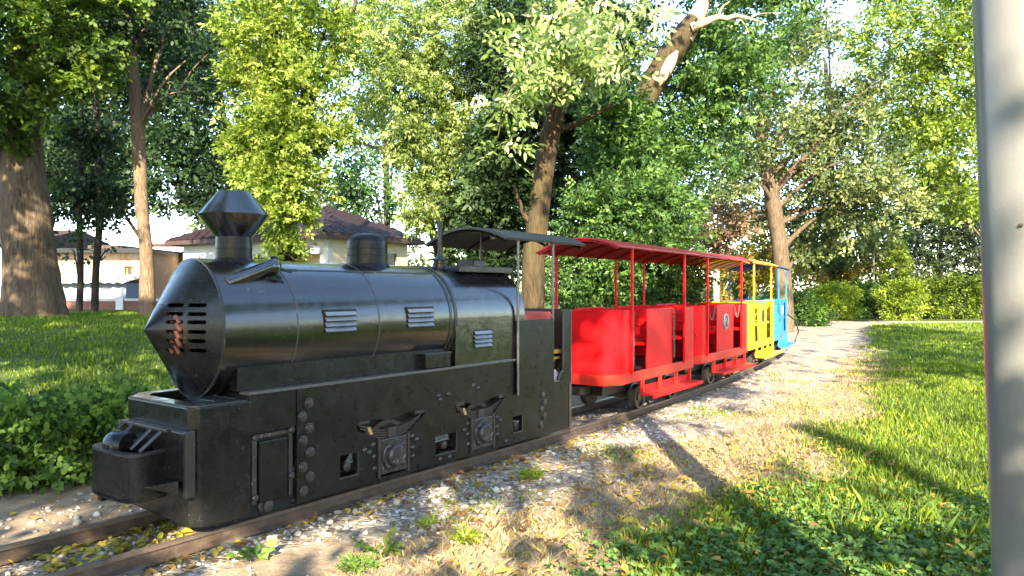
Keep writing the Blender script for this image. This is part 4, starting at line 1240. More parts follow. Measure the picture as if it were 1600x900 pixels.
# --- golden clad tree and its neighbours
tree('golden green creeper clad tree behind the boiler', [(445, 470, 16, .26), (446, 380, 16, .25), (440, 240, 16, .2), (430, 100, 16, .18), (425, -40, 16, .12), (425, -160, 16, .06)],
     [B(430, 60, 15.4, 70, 60, .9, 620), B(412, 150, 15.4, 50, 60, .8, 500), B(470, 150, 15.4, 60, 70, .8, 560), B(430, 225, 15.2, 62, 45, .8, 560), B(395, 215, 15.4, 34, 36, .6, 200), B(440, 290, 15.2, 62, 40, .7, 560), B(447, 340, 15.2, 30, 28, .45, 260), B(447, 395, 15.4, 20, 26, .35, 120), B(500, 70, 15.8, 60, 70, .9, 420), B(388, 75, 15.8, 34, 55, .7, 240), B(430, -50, 15.6, 100, 60, 1.2, 520), B(505, 210, 15.6, 35, 45, .6, 190)],
     BK['mossy'], LM['gold'], K=7, l=.11, w=.07, droop=.15, dens=1.3, limbs=[[(440, 260, 16, .09), (490, 150, 16, .07), (540, 60, 16.2, .05), (560, -20, 16.4, .04)]])
tree('leafy tree with a pale dead bough above the house roof', [(600, 460, 30, .16), (605, 330, 30, .14), (600, 200, 30, .1), (590, 60, 30, .07)],
     [B(585, 290, 30, 70, 55, 1.2, 520), B(550, 300, 30, 35, 30, .9, 150), B(570, 110, 30, 60, 70, 1.2, 380), B(560, 20, 30, 70, 60, 1.3, 420), B(610, 200, 30.5, 60, 50, 1.2, 330)],
     BK['dark'], LM['ivy'], K=5, l=.22, w=.13, tint=(.1, .7))
bw = at(580, 230, 20)
def dead_bough():
    t = empty('dead_bough', (bw[0], bw[1], bw[2]), 0, 'pale leafless bough hanging tangled among the bright trees', 'branch')
    o = bw
    rr = random.Random(4)
    main = [at(535, 205, 20.6), at(560, 222, 20.2), at(590, 232, 20), at(612, 238, 20), at(625, 248, 20)]
    MB().tube([p - o for p in main], [.05, .045, .04, .03, .015], 6).build('branch_stem', BK['pale'], t, smooth=60)
    for lst in ([(555, 218), (556, 260), (560, 300), (575, 330)], [(560, 222), (580, 270), (605, 300)]):
        MB().tube([at(u, v, 20) - o for u, v in lst], [.02, .016, .012, .008][:len(lst)], 5).build('branch_stem', BK['pale'], t, smooth=60)
    m = MB()
    for k in range(70):
        s = main[rr.randrange(1, 5)]
        e = s + np.array((rr.uniform(-.4, .5), rr.uniform(-.4, .4), rr.uniform(-.1, .75)))
        m.tube([s - o, (s+e)/2 - o + np.array((rr.uniform(-.08, .08), 0, .05)), e - o], [.010, .007, .004], 4)
    tag(m.build('twigs', BK['pale'], t), kind='stuff')
dead_bough()
tree('tall pale green drooping tree beside the house', [(690, 470, 20, .2), (695, 330, 20, .17), (690, 180, 20, .13), (680, 40, 20, .09), (680, -100, 20, .05)],
     [B(650, 60, 19, 80, 70, 1.2, 620), B(720, 80, 19, 70, 90, 1.2, 620), B(625, 150, 19, 55, 70, 1.0, 480), B(680, 180, 19, 60, 80, 1.1, 560), B(640, 250, 18.6, 45, 55, .8, 400), B(672, 315, 18.4, 34, 42, .7, 360), B(735, 200, 19, 50, 80, 1.0, 420), B(720, 290, 19, 40, 50, .8, 260), B(665, -40, 19, 130, 70, 1.6, 620), B(590, 60, 19.5, 45, 60, .9, 300), B(770, 60, 19.5, 50, 70, 1.0, 380)],
     BK['dark'], LM['willow'], K=9, l=.13, w=.05, droop=.6, dens=1.45, limbs=[[(695, 330, 20, .07), (720, 270, 20, .05), (735, 200, 20, .04)], [(700, 390, 20, .08), (670, 300, 19.8, .05), (650, 220, 19.6, .03)]])
# --- centre
tree('main sunlit trunk rising behind the locomotive cab with near ash sprays', [(832, 480, 13, .21), (834, 400, 13, .195), (842, 330, 13, .18), (852, 250, 13, .17), (866, 180, 13, .165), (884, 95, 13, .155), (905, 0, 13, .15), (925, -110, 13, .1)],
     [B(815, 105, 11.6, 40, 20, .4, 40), B(790, 150, 11.5, 36, 20, .35, 40), B(778, 215, 11.5, 14, 22, .3, 20), B(855, 85, 11.4, 45, 22, .4, 45), B(925, 60, 11.6, 50, 26, .5, 62), B(960, 105, 11.8, 36, 26, .5, 48), B(995, 45, 12, 28, 22, .5, 34), B(890, 30, 11.8, 45, 20, .5, 45), B(820, 30, 12.8, 50, 30, .8, 34), B(925, 125, 11.6, 28, 16, .4, 26), B(880, -60, 12.5, 150, 30, 1.2, 180)],
     BK['mossy'], LM['ash'], K=9, l=.155, w=.065, six=True, Lf=3.0, droop=.2, flare=1.3, seg=20, auto=False, limbs=[[(880, 110, 13, .06), (840, 115, 12.3, .035), (795, 140, 11.6, .018), (778, 215, 11.5, .008)], [(890, 70, 13, .06), (930, 70, 12.2, .03), (965, 95, 11.8, .012)], [(862, 205, 13, .07), (905, 192, 12.8, .05), (955, 165, 12.6, .03)], [(834, 370, 13, .06), (815, 325, 13, .045), (803, 290, 13, .03)], [(880, 110, 13, .08), (850, 60, 12.6, .05), (820, 20, 12.4, .03)]], tint=(.25, .95))
tree('mid green tree filling the gap behind the main trunk', [(775, 470, 18, .15), (775, 330, 18, .13), (780, 150, 18, .09)],
     [B(785, 300, 17.6, 50, 70, .9, 520), B(760, 370, 18, 50, 50, .9, 330), B(800, 210, 17.6, 50, 60, .9, 430), B(790, 90, 18, 60, 80, 1.1, 460), B(900, 250, 17.5, 50, 70, .9, 430), B(880, 350, 17.5, 40, 60, .8, 300), B(770, 420, 18, 40, 30, .7, 150), B(930, 160, 17.5, 60, 60, .9, 430), B(850, 140, 17.5, 60, 80, 1, 430), B(1000, 230, 17.5, 50, 60, .9, 380), B(840, 40, 17.5, 70, 50, 1, 380), B(940, 60, 17.5, 70, 50, 1, 380), B(730, 330, 18.5, 30, 50, .8, 200)], BK['dark'], LM['dark'], K=7, l=.15, w=.085, tint=(.25, 1.0), dens=2.1)  # dark leaf colour stands in for shadow on this backdrop crown
t8 = tree('ivy wrapped leaning tree with a broken bleached limb', [(985, 480, 15, .33), (980, 380, 15, .30), (973, 290, 15, .28), (985, 210, 15, .27), (1012, 145, 15, .26), (1042, 92, 15, .25), (1068, 55, 15, .24), (1085, 32, 15, .2)],
     [B(972, 250, 14.5, 40, 45, .5, 620), B(968, 190, 14.5, 40, 35, .5, 520), B(985, 320, 14.4, 42, 38, .5, 520), B(1115, 90, 15.5, 60, 60, .9, 420), B(1170, 40, 16, 80, 50, 1.1, 520), B(1090, 160, 16, 50, 50, .8, 330), B(1150, 140, 16, 60, 50, .9, 330), B(1120, 220, 16.4, 50, 40, .8, 200), B(1060, 230, 16, 50, 50, .8, 330), B(1150, -50, 16, 150, 60, 1.6, 620), B(1045, 300, 16, 45, 50, .8, 250)],
     BK['mossy'], LM['ivy'], K=7, l=.13, w=.068, tint=(.3, .95), seg=20, rough=.09, auto=False, dens=1.35)
def broken_limb():
    o = np.array(t8.location)
    q = smooth_pts([np.array((*at(u, v, D), r)) for u, v, D, r in ((1068, 60, 14.98, .20), (1088, 26, 15, .165), (1104, -8, 15.1, .13), (1120, -60, 15.2, .11))])
    MB().tube([p[:3] - o for p in q], [p[3] for p in q], 16, rough=.08).build('bleached_limb', BK['pale'], t8, smooth=70)
    q = smooth_pts([np.array((*at(u, v, D), r)) for u, v, D, r in ((1080, 44, 14.8, .10), (1098, 36, 14.75, .085), (1122, 27, 14.7, .06), (1136, 29, 14.72, .052), (1150, 25, 14.7, .045), (1175, 30, 14.7, .028), (1197, 38, 14.7, .008))])
    MB().tube([p[:3] - o for p in q], [p[3] for p in q], 10, rough=.08).build('bleached_limb', BK['pale'], t8, smooth=70)
    for tw in ([(1122, 27, 14.7, .03), (1128, 12, 14.65, .02), (1140, 2, 14.6, .008)], [(1150, 25, 14.7, .026), (1163, 38, 14.75, .015), (1170, 52, 14.8, .006)], [(1172, 29, 14.7, .02), (1186, 22, 14.6, .012), (1205, 20, 14.5, .005)]):
        q = smooth_pts([np.array((*at(u, v, D), r)) for u, v, D, r in tw])
        MB().tube([p[:3] - o for p in q], [p[3] for p in q], 6, rough=.1).build('bleached_twig', BK['pale'], t8, smooth=70)
    q = smooth_pts([np.array((*at(u, v, D), r)) for u, v, D, r in ((1030, 134, 14.82, .03), (1037, 118, 14.77, .10), (1048, 96, 14.77, .11), (1058, 80, 14.80, .03))])
    MB().tube([p[:3] - o for p in q], [p[3] for p in q], 12, rough=.08).build('torn_wood', BK['pale'], t8, smooth=70)
broken_limb()
sb = at(985, 470, 14)
def big_bush(label, blobs, leaf, K=7, l=.11, w=.06, name='bush', group=None, tint=(.2, .85), stems=6, droop=.2, bark='dark', spread=1.0, six=False):
    cx = float(np.mean([b[0] for b in blobs])); cy = float(np.mean([b[1] for b in blobs]))
    g = gz(cx, cy)
    t = empty(name, (cx, cy, g), 0, label, 'shrub', group)
    o = np.array((cx, cy, g))
    rr = random.Random(int(abs(cx*991)))
    m = MB()
    for b in blobs:
        for k in range(stems):
            e = np.array(b[:3]) + np.array((rr.uniform(-.7, .7)*b[3], rr.uniform(-.7, .7)*b[4], rr.uniform(-.2, .8)*b[5]))
            s = np.array((cx + (b[0]-cx)*.6 + rr.uniform(-.15, .15), cy + (b[1]-cy)*.6 + rr.uniform(-.1, .1), g - .05))
            md = (s + e)/2 + np.array((rr.uniform(-.1, .1), rr.uniform(-.1, .1), 0))
            m.tube([s - o, md - o, e - o], [.016, .011, .004], 5)
    tag(m.build('stems', BK[bark], t), kind='stuff')
    leaf_cloud('foliage', blobs, K, l, w, leaf, t, tint, droop, o, spread=spread, six=six)
    return t
big_bush('large glossy green bush below the ivy wrapped tree behind the red coaches',
         [B(960, 410, 13.6, 75, 50, .8, 900), B(1010, 380, 13.6, 70, 55, .8, 900), B(930, 330, 13.6, 55, 45, .7, 520), B(1000, 310, 13.6, 65, 45, .7, 620), B(1045, 345, 13.8, 45, 45, .6, 420), B(900, 420, 13.8, 35, 45, .6, 300), B(1060, 420, 13.8, 30, 40, .5, 220), B(895, 310, 13.4, 28, 14, .3, 80), B(930, 470, 13.6, 70, 40, .8, 420), B(1010, 465, 13.6, 60, 40, .8, 420), B(1050, 470, 13.8, 30, 35, .6, 200)],
         LM['ivy'], K=7, l=.10, w=.058, tint=(.25, .95), stems=2)
# --- right group
tree('broad tree with a forked trunk behind the blue coach', [(1226, 475, 27, .30), (1220, 400, 27, .28), (1212, 340, 27, .27), (1203, 290, 27, .25), (1192, 240, 27, .2), (1190, 160, 27, .14), (1195, 60, 27, .08)],
     [B(1180, 200, 26, 70, 60, 1.6, 520), B(1255, 240, 27.8, 70, 55, 1.0, 480), B(1210, 130, 26, 60, 60, 1.5, 300), B(1320, 250, 26, 75, 70, 1.8, 640), B(1300, 325, 27.8, 70, 45, 1.0, 480), B(1370, 320, 26.5, 70, 45, 1.5, 420), B(1150, 270, 26, 35, 35, 1, 150), B(1330, 160, 26.5, 60, 50, 1.5, 300), B(1265, 385, 28.2, 45, 28, .7, 180), B(1240, 60, 26, 50, 50, 1.3, 170)],
     BK['oak'], LM['olive'], K=5, l=.18, w=.115, tint=(.1, .75), dens=1.3, limbs=[[(1206, 300, 27, .2), (1240, 265, 26.8, .13), (1275, 225, 26.5, .09), (1310, 200, 26.5, .05)], [(1220, 390, 27, .12), (1250, 360, 26.8, .08), (1275, 340, 26.6, .04)], [(1196, 255, 27, .1), (1235, 190, 27, .07), (1260, 140, 27, .04)]], seg=18, flare=1.2)
tree('tall yellowing tree leaning over the hedge by the near lamp post', [(1590, 480, 42, .3), (1585, 350, 42, .25), (1560, 200, 40, .2), (1500, 60, 36, .12)],
     [B(1440, 60, 28, 90, 60, 1.8, 560), B(1500, 130, 28, 70, 80, 1.8, 560), B(1410, 150, 28, 70, 60, 1.6, 420), B(1480, 230, 28, 70, 60, 1.7, 520), B(1420, 250, 28, 60, 50, 1.5, 380), B(1380, 60, 28.5, 60, 50, 1.5, 240), B(1560, 60, 28, 80, 120, 2, 520), B(1500, 300, 28, 50, 35, 1.4, 300), B(1450, -40, 28, 140, 60, 2.4, 620), B(1570, 230, 29, 70, 90, 2, 420), B(1630, 120, 29, 80, 140, 2, 420)],
     BK['thin'], LM['gold'], K=5, l=.20, w=.12, tint=(.05, .7), dens=1.2, limbs=[[(1570, 230, 40, .07), (1480, 135, 33, .045), (1400, 128, 29, .02)]])
tree('pale high crowned tree standing far behind the broad forked one', [(1300, 470, 42, .3), (1300, 300, 42, .22), (1290, 100, 42, .12)],
     [B(1130, 110, 40, 70, 60, 2.5, 300), B(1270, 180, 40, 90, 60, 2.6, 360), B(1390, 210, 40, 90, 70, 2.6, 460), B(1290, 20, 40, 100, 50, 2.6, 300), B(1180, 300, 40, 70, 50, 2.4, 300), B(1330, 370, 40, 90, 40, 2.4, 480)],
     BK['dark'], LM['mid'], K=5, l=.30, w=.19, dens=1.4)
def conifer(label, u, vb, vt, D, wpx, leaf, n=900, l=.26):
    b = at(u, vb, D)
    g = gz(b[0], b[1])
    top = at(u, vt, D)[2]
    h = top - g
    t = empty('conifer_tree', (b[0], b[1], g), 0, label, 'tree')
    MB().tube([(0, 0, -.1), (0, 0, h*.5), (0.05, 0, h*.98)], [.16, .1, .02], 8).build('trunk', BK['dark'], t, smooth=60)
    rw = wpx*D/FPX
    k = rng.uniform(0, 1, n)**0.75
    lev = np.round(k*14)/14 + rng.normal(0, .012, n)
    a = rng.uniform(0, 2*PI, n)
    rr = rw*(1 - lev*.93)*rng.uniform(.25, 1.0, n)**.6
    P = np.stack((rr*np.cos(a), rr*np.sin(a), h*(.06 + .94*lev) - rr*.22), 1)
    A = np.stack((np.cos(a), np.sin(a), -.25 + rng.normal(0, .2, n)), 1)
    V = spray_verts(P, A, 7, l*1.6, l, l*.32, .35, 1.0)
    tt = np.repeat(rng.uniform(.1, .85, n), 7)
    link('crown', np_mesh('crown', V, 4, tint=tt), leaf, t)
conifer('dark spreading conifer beyond the right end of the hedge', 1470, 478, 255, 45, 95, LM['conifer'], 2200, .34)
conifer('dark conifer half hidden behind the near lamp post', 1570, 478, 200, 47, 90, LM['conifer'], 1600, .36)
conifer('small yellow green fir in front of the dark conifers', 1400, 470, 375, 40.5, 42, LM['gold'], 700, .22)
conifer('small dark fir left of the far lamp post', 1310, 472, 385, 43, 30, LM['conifer'], 600, .22)
tree('reddish purple leaved tree over the coach roofs', [(1120, 470, 28, .13), (1120, 410, 28, .12), (1125, 350, 28, .08)],
     [B(1120, 350, 27.5, 42, 32, 1.1, 480), B(1160, 335, 27.5, 32, 22, .9, 240), B(1105, 385, 27.5, 30, 25, .9, 220), B(1150, 380, 27.5, 30, 25, .9, 200)], BK['pale'], LM['purple'], K=5, l=.15, w=.10, dens=.7)
tree('young yellow tree behind the yellow coach roof', [(1165, 472, 30, .1), (1165, 430, 30, .09), (1168, 390, 30, .06)],
     [B(1170, 415, 29.5, 45, 28, 1.0, 480), B(1200, 395, 29.8, 30, 25, .9, 240), B(1150, 440, 29.5, 28, 18, .8, 180)], BK['dark'], LM['autumn'], K=5, l=.17, w=.11)
tree('young yellow tree between the forked trunk and the far lamp post', [(1285, 472, 42, .14), (1285, 430, 42, .12), (1288, 400, 42, .07)],
     [B(1275, 415, 41.5, 40, 30, 1.4, 420), B(1310, 425, 41.5, 30, 22, 1.2, 260), B(1345, 400, 41.5, 30, 30, 1.2, 300)], BK['pale'], LM['autumn'], K=5, l=.2, w=.13)

# --- hedge shrubs on the right
hs = 'clipped shrubs of the hedge on the right'
for i, (u, D, wpx, vt, lab, lf, tn) in enumerate((
    (1302, 36.6, 30, 446, 'bright yellow green shrub at the near end of the hedge by the path', 'hedge', (.45, 1.0)),
    (1352, 38.6, 30, 444, 'dark green shrub between two bright hedge shrubs', 'shrub', (.0, .5)),
    (1408, 37.0, 26, 440, 'bright yellow green shrub in the middle of the hedge', 'hedge', (.4, 1.0)),
    (1452, 38.2, 30, 437, 'olive shrub in the hedge right of the bright middle one', 'hedge', (.05, .6)),
    (1500, 38.0, 32, 434, 'dark shrub of the hedge nearest the grey lamp post', 'hedge', (.0, .55)),
    (1560, 38.0, 34, 434, 'dark shrub of the hedge hidden behind the grey lamp post', 'hedge', (.0, .5)))):
    p = at(u, 470, D)
    g = gz(p[0], p[1])
    zt = at(u, vt, D)[2]
    rx = wpx*D/FPX
    hh = zt - g
    big_bush(lab, [(p[0], p[1], g + hh*.30, rx, .8, hh*.30, 420), (p[0] - rx*.3, p[1], g + hh*.68, rx*.75, .75, hh*.30, 380), (p[0] + rx*.35, p[1], g + hh*.72, rx*.7, .75, hh*.27, 380)],
             LM[lf], K=5, l=.15, w=.085, name='hedge_shrub', group=hs, tint=tn, stems=3)
p = at(1258, 470, 31)
big_bush('low dark bush at the foot of the forked trunk behind the blue coach', [(p[0], p[1], .45, .55, .6, .5, 380), (p[0]+.5, p[1]+.3, .35, .5, .6, .4, 260), (p[0]-.1, p[1], .85, .4, .5, .3, 180)], LM['shrub'], K=5, l=.14, w=.085, tint=(.0, .5))

# --- leafy shrubs left of the track
for i, (x, y, r, hgt, n, lab) in enumerate((
    (-3.62, 6.45, .62, .52, 1822, 'broad leaved green shrub just left of the locomotive nose'),
    (-4.28, 6.05, .66, .50, 1923, 'broad leaved green shrub second from the locomotive nose'),
    (-4.05, 7.00, .70, .44, 1620, 'broad leaved shrub behind the front row on the lawn edge'),
    (-4.95, 5.75, .66, .50, 1620, 'broad leaved green shrub farthest from the locomotive nose'),
    (-3.02, 7.25, .62, .45, 1417, 'broad leaved sunlit shrub partly hidden behind the locomotive nose'),
    (-5.10, 6.75, .72, .42, 1255, 'broad leaved shrub at the lawn edge farthest from the train'))):
    g = gz(x, y)
    big_bush(lab, [(x, y, g + hgt*.45, r, r*.85, hgt*.45, n), (x + .15, y + .1, g + hgt*.85, r*.6, r*.6, hgt*.25, n//3), (x-.2, y-.25, g + hgt*.22, r*.7, r*.6, hgt*.22, n//3)],
             LM['shrub'], K=5, l=.058, w=.05, six=True, name='leafy_shrub', group='leafy shrubs left of the track', stems=9, droop=.1, bark='thin', tint=(.2, .9))

# --- distant woodland closing the park
def woodland():
    bl = []
    for u in range(330, 1760, 36):
        D = 56 + 10*rng.random()
        top = 330 + 45*math.sin(u*.021) + 30*math.sin(u*.067)
        if u < 640: top = max(top, 260)
        v = 462
        while v > top:
            bl.append(B(u + rng.uniform(-14, 14), v, D, 26, 24, 2.2, 46))
            v -= 34
    for u in range(-500, 60, 40):
        bl.append(B(u, 430, 52, 30, 40, 2, 70)); bl.append(B(u, 360, 52, 30, 40, 2, 70))
    P, A, T = in_blobs(bl)
    V = spray_verts(P, A, 5, .8, .46, .32, .2, .5)
    tt = np.clip(np.repeat(T + rng.uniform(.1, .75, len(P)), 5) + rng.normal(0, .07, len(P)*5), 0, 1)
    tag(link('woodland', np_mesh('woodland', V, 4, tint=tt), LM['mid']), kind='stuff')
woodland()
def woods_behind():
    bl = []
    for a in np.arange(95, 446, 5.5):
        if 20 < (a % 360) < 0: continue
        t = R(a)
        if math.sin(t) > .25: continue
        for k in range(4):
            d = 42 + 8*rng.random()
            bl.append((d*math.cos(t), d*math.sin(t), 1.5 + 3.0*k, 2.6, 2.6, 2.1, 40))
    P, A, T = in_blobs(bl)
    V = spray_verts(P, A, 5, .9, .55, .42, .2, .5)
    tt = np.clip(np.repeat(T + rng.uniform(.1, .6, len(P)), 5), 0, 1)
    tag(link('woodland', np_mesh('woodland', V, 4, tint=tt), LM['dark']), kind='stuff')
woods_behind()

# --- trees behind the viewpoint, whose shade lies over the locomotive and the near grass
def shade_tree(label, x, y, h, blobs, leaf='maple', l=.26, w=.19):
    g = gz(x, y)
    t = empty('shade_tree', (x, y, g), 0, label, 'tree', 'shade trees behind the viewpoint')
    o = np.array((x, y, g))
    MB().tube([(0, 0, -.1), (.1, 0, h*.4), (0, .1, h)], [.28, .22, .08], 12, rough=.06).build('trunk', BK['oak'], t, smooth=60)
    leaf_cloud('crown', [(x + a, y + b, c, p, q, r, n) for a, b, c, p, q, r, n in blobs], 5, l, w, LM[leaf], t, (.2, .8), .2, o)
COT = 1/math.tan(R(SUN_EL))
def canopy_density(X, G):
    """how closed the crowns behind the viewpoint are, over the spot (X, G) where their shade meets level ground"""
    n1 = wav(X, G*.55, 1.15, 7); n2 = wav(X, G*.6, 2.9, 19)
    d = np.full(X.shape, .12)
    def area(x0, x1, g0, g1, v, sx=.35, sg=.5):
        nonlocal d
        k = sstep(x0 - sx, x0 + sx, X)*sstep(x1 + sx, x1 - sx, X)*sstep(g0 - sg, g0 + sg, G)*sstep(g1 + sg, g1 - sg, G)
        d = d*(1 - k) + v*k
    area(-14, -3.2, 8.5, 19, .68 + .6*n1)                      # lawn and big trunk: broken shade in bands
    area(-13.5, -9.0, 15, 27, .78 + .5*n2, .4, 1.0)             # old tree
    d0 = d.copy()
    area(5.5, 16, 12, 30, .75 + .5*n1, .8, 1.5)                 # far lawn, the path beside it open to the sun
    k0 = sstep(.6, 1.9, X - (5.9 + (G - 14.5)*.46))
    d = d0*(1 - k0) + d*k0*(.0 + 1.0)
    area(-8, -2.9, 2, 8.3, .8 + .5*n2)                          # shrubs
    area(-3.4, 3.0, 11.0, 14.0, .9)
    area(-2.9, .75, 2.0, 12.6, 1.0, .25)                        # locomotive
    k1 = sstep(.15, -.35, G - (4.15 + (X + 1.9)*1.33))*sstep(-2.6, -2.2, X)*sstep(1.6, 1.2, X)   # open ground in front of the locomotive
    d = d*(1 - k1) + np.clip(.50 + .55*n2, .12, 1)*k1
    area(.75, 1.35, 2.0, 9.1, .75 + .6*n2, .2, .3)
    area(.75, 3.6, 10.7, 15.5, .95, .2, .25)                    # red coaches
    area(1.3, 2.3, 5.2, 10.4, .22 + .8*n2, .25)                 # gravel beside the coaches
    area(.4, 1.3, 4.9, 7.3, .65 + .6*n2, .25)
    area(-.1, 2.9, 1.0, 4.55, .48 + .65*n2, .2, .3)                      # near grass
    area(1.30, 2.05, 4.85, 7.8, 0, .15, .15)                    # the lamp post stands in the sun
    area(2.6, 3.7, 1.0, 4.3, .5 + .5*n2, .3)
    area(-2.55, -1.70, 4.20, 4.90, 0, .15, .15)                 # sun flecks on the leaf drift and the bare dirt
    area(-.50, -.02, 3.8, 4.40, 0, .12, .15)
    return np.clip(d, 0, 1)
def shade_trees():
    N = 15000
    X = rng.uniform(-14, 16, N*3); G = rng.uniform(1.0, 30, N*3)
    k = rng.uniform(0, 1, N*3) < canopy_density(X, G)**1.6
    X, G = X[k], G[k]
    Z = np.where(G < 4.7, 4.1, 7.6) + .5*wav(X, G, .8, 3) + rng.uniform(-.9, .9, len(X)) + np.clip(G - 12, 0, 20)*.12
    Y = G - Z*COT
    grp = 'shade trees behind the viewpoint'
    for name, x0, x1, tx, ty, th, lab in (('shade_tree', -20, -6, -9.3, -6, 7.6, 'tall leafy tree behind the viewpoint shading the lawn'),
                                 ('shade_tree', -6, 1.05, -2.4, -7.5, 7.8, 'tall leafy tree behind the viewpoint shading the locomotive'),
                                 ('shade_tree', 1.05, 5, 3.25, -8.0, 8.7, 'spreading tree behind the viewpoint shading the red coaches'),
                                 ('shade_tree', 5, 20, 8.6, -7.5, 8.7, 'spreading tree behind the viewpoint shading the far lawn')):
        m = (X >= x0) & (X < x1)
        g = gz(tx, ty)
        t = empty(name, (tx, ty, g), 0, lab, 'tree', grp)
        o = np.array((tx, ty, g))
        MB().tube([(0, 0, -.1), (.04, 0, th*.4), (0, .05, th)], [.26, .2, .14], 12, rough=.06).build('trunk', BK['oak'], t, smooth=60)
        P = np.stack((X[m], Y[m], Z[m]), 1)
        A = unit(rng.normal(0, 1, P.shape)*np.array((1, 1, .4)))
        V = spray_verts(P - A*.22, A, 5, .30, .22, .16, .15, .3) - o
        link('crown', np_mesh('crown', V, 4, tint=np.repeat(rng.uniform(.15, .85, len(P)), 5)), LM['maple'], t)
shade_trees()

# ------------------------------------------------------------------ ground cover
def scatter(n, x0, x1, y0, y1, test, grow=1.0):
    X = rng.uniform(x0, x1, n); Y = y0 + (y1 - y0)*rng.uniform(0, 1, n)**grow
    ok = np.abs(X) < Y*0.74 + 0.6
    X, Y = X[ok], Y[ok]
    off, _ = offset(X, Y)
    g, gs, dr = weights(X, Y, off)
    k = rng.uniform(0, 1, len(X)) < test(X, Y, off, g, gs, dr)
    return X[k], Y[k], off[k], dr[k]

def grass_blades(name, n, region, test, hmin, hmax, mat, wid=.006, grow=1.0, lean=.35):
    X, Y, off, dr = scatter(n, *region, test, grow)
    N = len(X)
    Z = ground_z(X, Y, off)
    h = rng.uniform(hmin, hmax, N)*(0.75 + .5*np.clip(wav(X, Y, 2.2, 4), -1, 1))
    a = rng.uniform(0, 2*PI, N)
    dx, dy = np.cos(a), np.sin(a)
    ln = h*rng.uniform(.1, lean*2, N)
    b = rng.uniform(0, 2*PI, N)
    lx, ly = np.cos(b)*ln, np.sin(b)*ln
    w = wid*(1 + Y*.10)
    V = np.empty((N, 4, 3))
    V[:, 0] = np.stack((X - dx*w, Y - dy*w, Z - .01), 1)
    V[:, 1] = np.stack((X + dx*w, Y + dy*w, Z - .01), 1)
    V[:, 2] = np.stack((X + lx*.45 + dx*w*.7, Y + ly*.45 + dy*w*.7, Z + h*.62), 1)
    V[:, 3] = np.stack((X + lx, Y + ly, Z + h), 1)
    t = np.clip(rng.uniform(.2, .8, N) + .55*(dr - .15) + .18*wav(X, Y, 1.2, 6), 0, 1)
    return tag(link(name, np_mesh(name, V, 4, tint=t), mat), kind='stuff')

GM = leaf_mat('grass_blade', [(0.0, (0.035, 0.070, 0.012)), (0.45, (0.105, 0.165, 0.016)), (0.75, (0.21, 0.26, 0.025)), (1.0, (0.36, 0.29, 0.12))], .4, .5)
GD = leaf_mat('dry_grass_blade', [(0.0, (0.085, 0.10, 0.025)), (0.5, (0.205, 0.16, 0.07)), (1.0, (0.38, 0.295, 0.155))], .3, .7)
grass_blades('lawn_grass', 150000, (.6, 9.5, 3.4, 15), lambda X, Y, o, g, gs, d: sstep(1.5, 3.2, o + .5*wav(X, Y, 1.7, 27))*gs*np.clip(1.15 - d*.9, .12, 1), .03, .11, GM, .0042, 1.7)
grass_blades('far_lawn_grass', 60000, (4, 24, 13, 33), lambda X, Y, o, g, gs, d: (o > 1.5)*gs, .05, .12, GM, .007, 1.3)
grass_blades('tall_grass', 9000, (2.0, 6.0, 4.4, 9.5), lambda X, Y, o, g, gs, d: (o > 2.6)*gs*np.clip(wav(X, Y, 1.4, 21)*1.4, 0, 1), .12, .26, GM, .0028, 1.2)
grass_blades('dry_grass', 90000, (-1.0, 8.5, 3.6, 17), lambda X, Y, o, g, gs, d: (o > .95)*np.clip(d*1.5 + .02, 0, 1)*np.clip(1.15 - g, .03, 1), .02, .06, GD, .004, 1.5, .9)
grass_blades('verge_grass', 60000, (-.6, 8, 3.6, 16), lambda X, Y, o, g, gs, d: (o > .75)*(o < 3.6)*np.clip(wav(X, Y, 2.3, 31)*1.5 - .25, 0, 1), .02, .07, GM, .004, 1.4, .6)
grass_blades('slope_grass', 90000, (-14, .5, 6.6, 19), lambda X, Y, o, g, gs, d: (o < -1.9)*gs, .04, .09, GM, .006, 1.2)

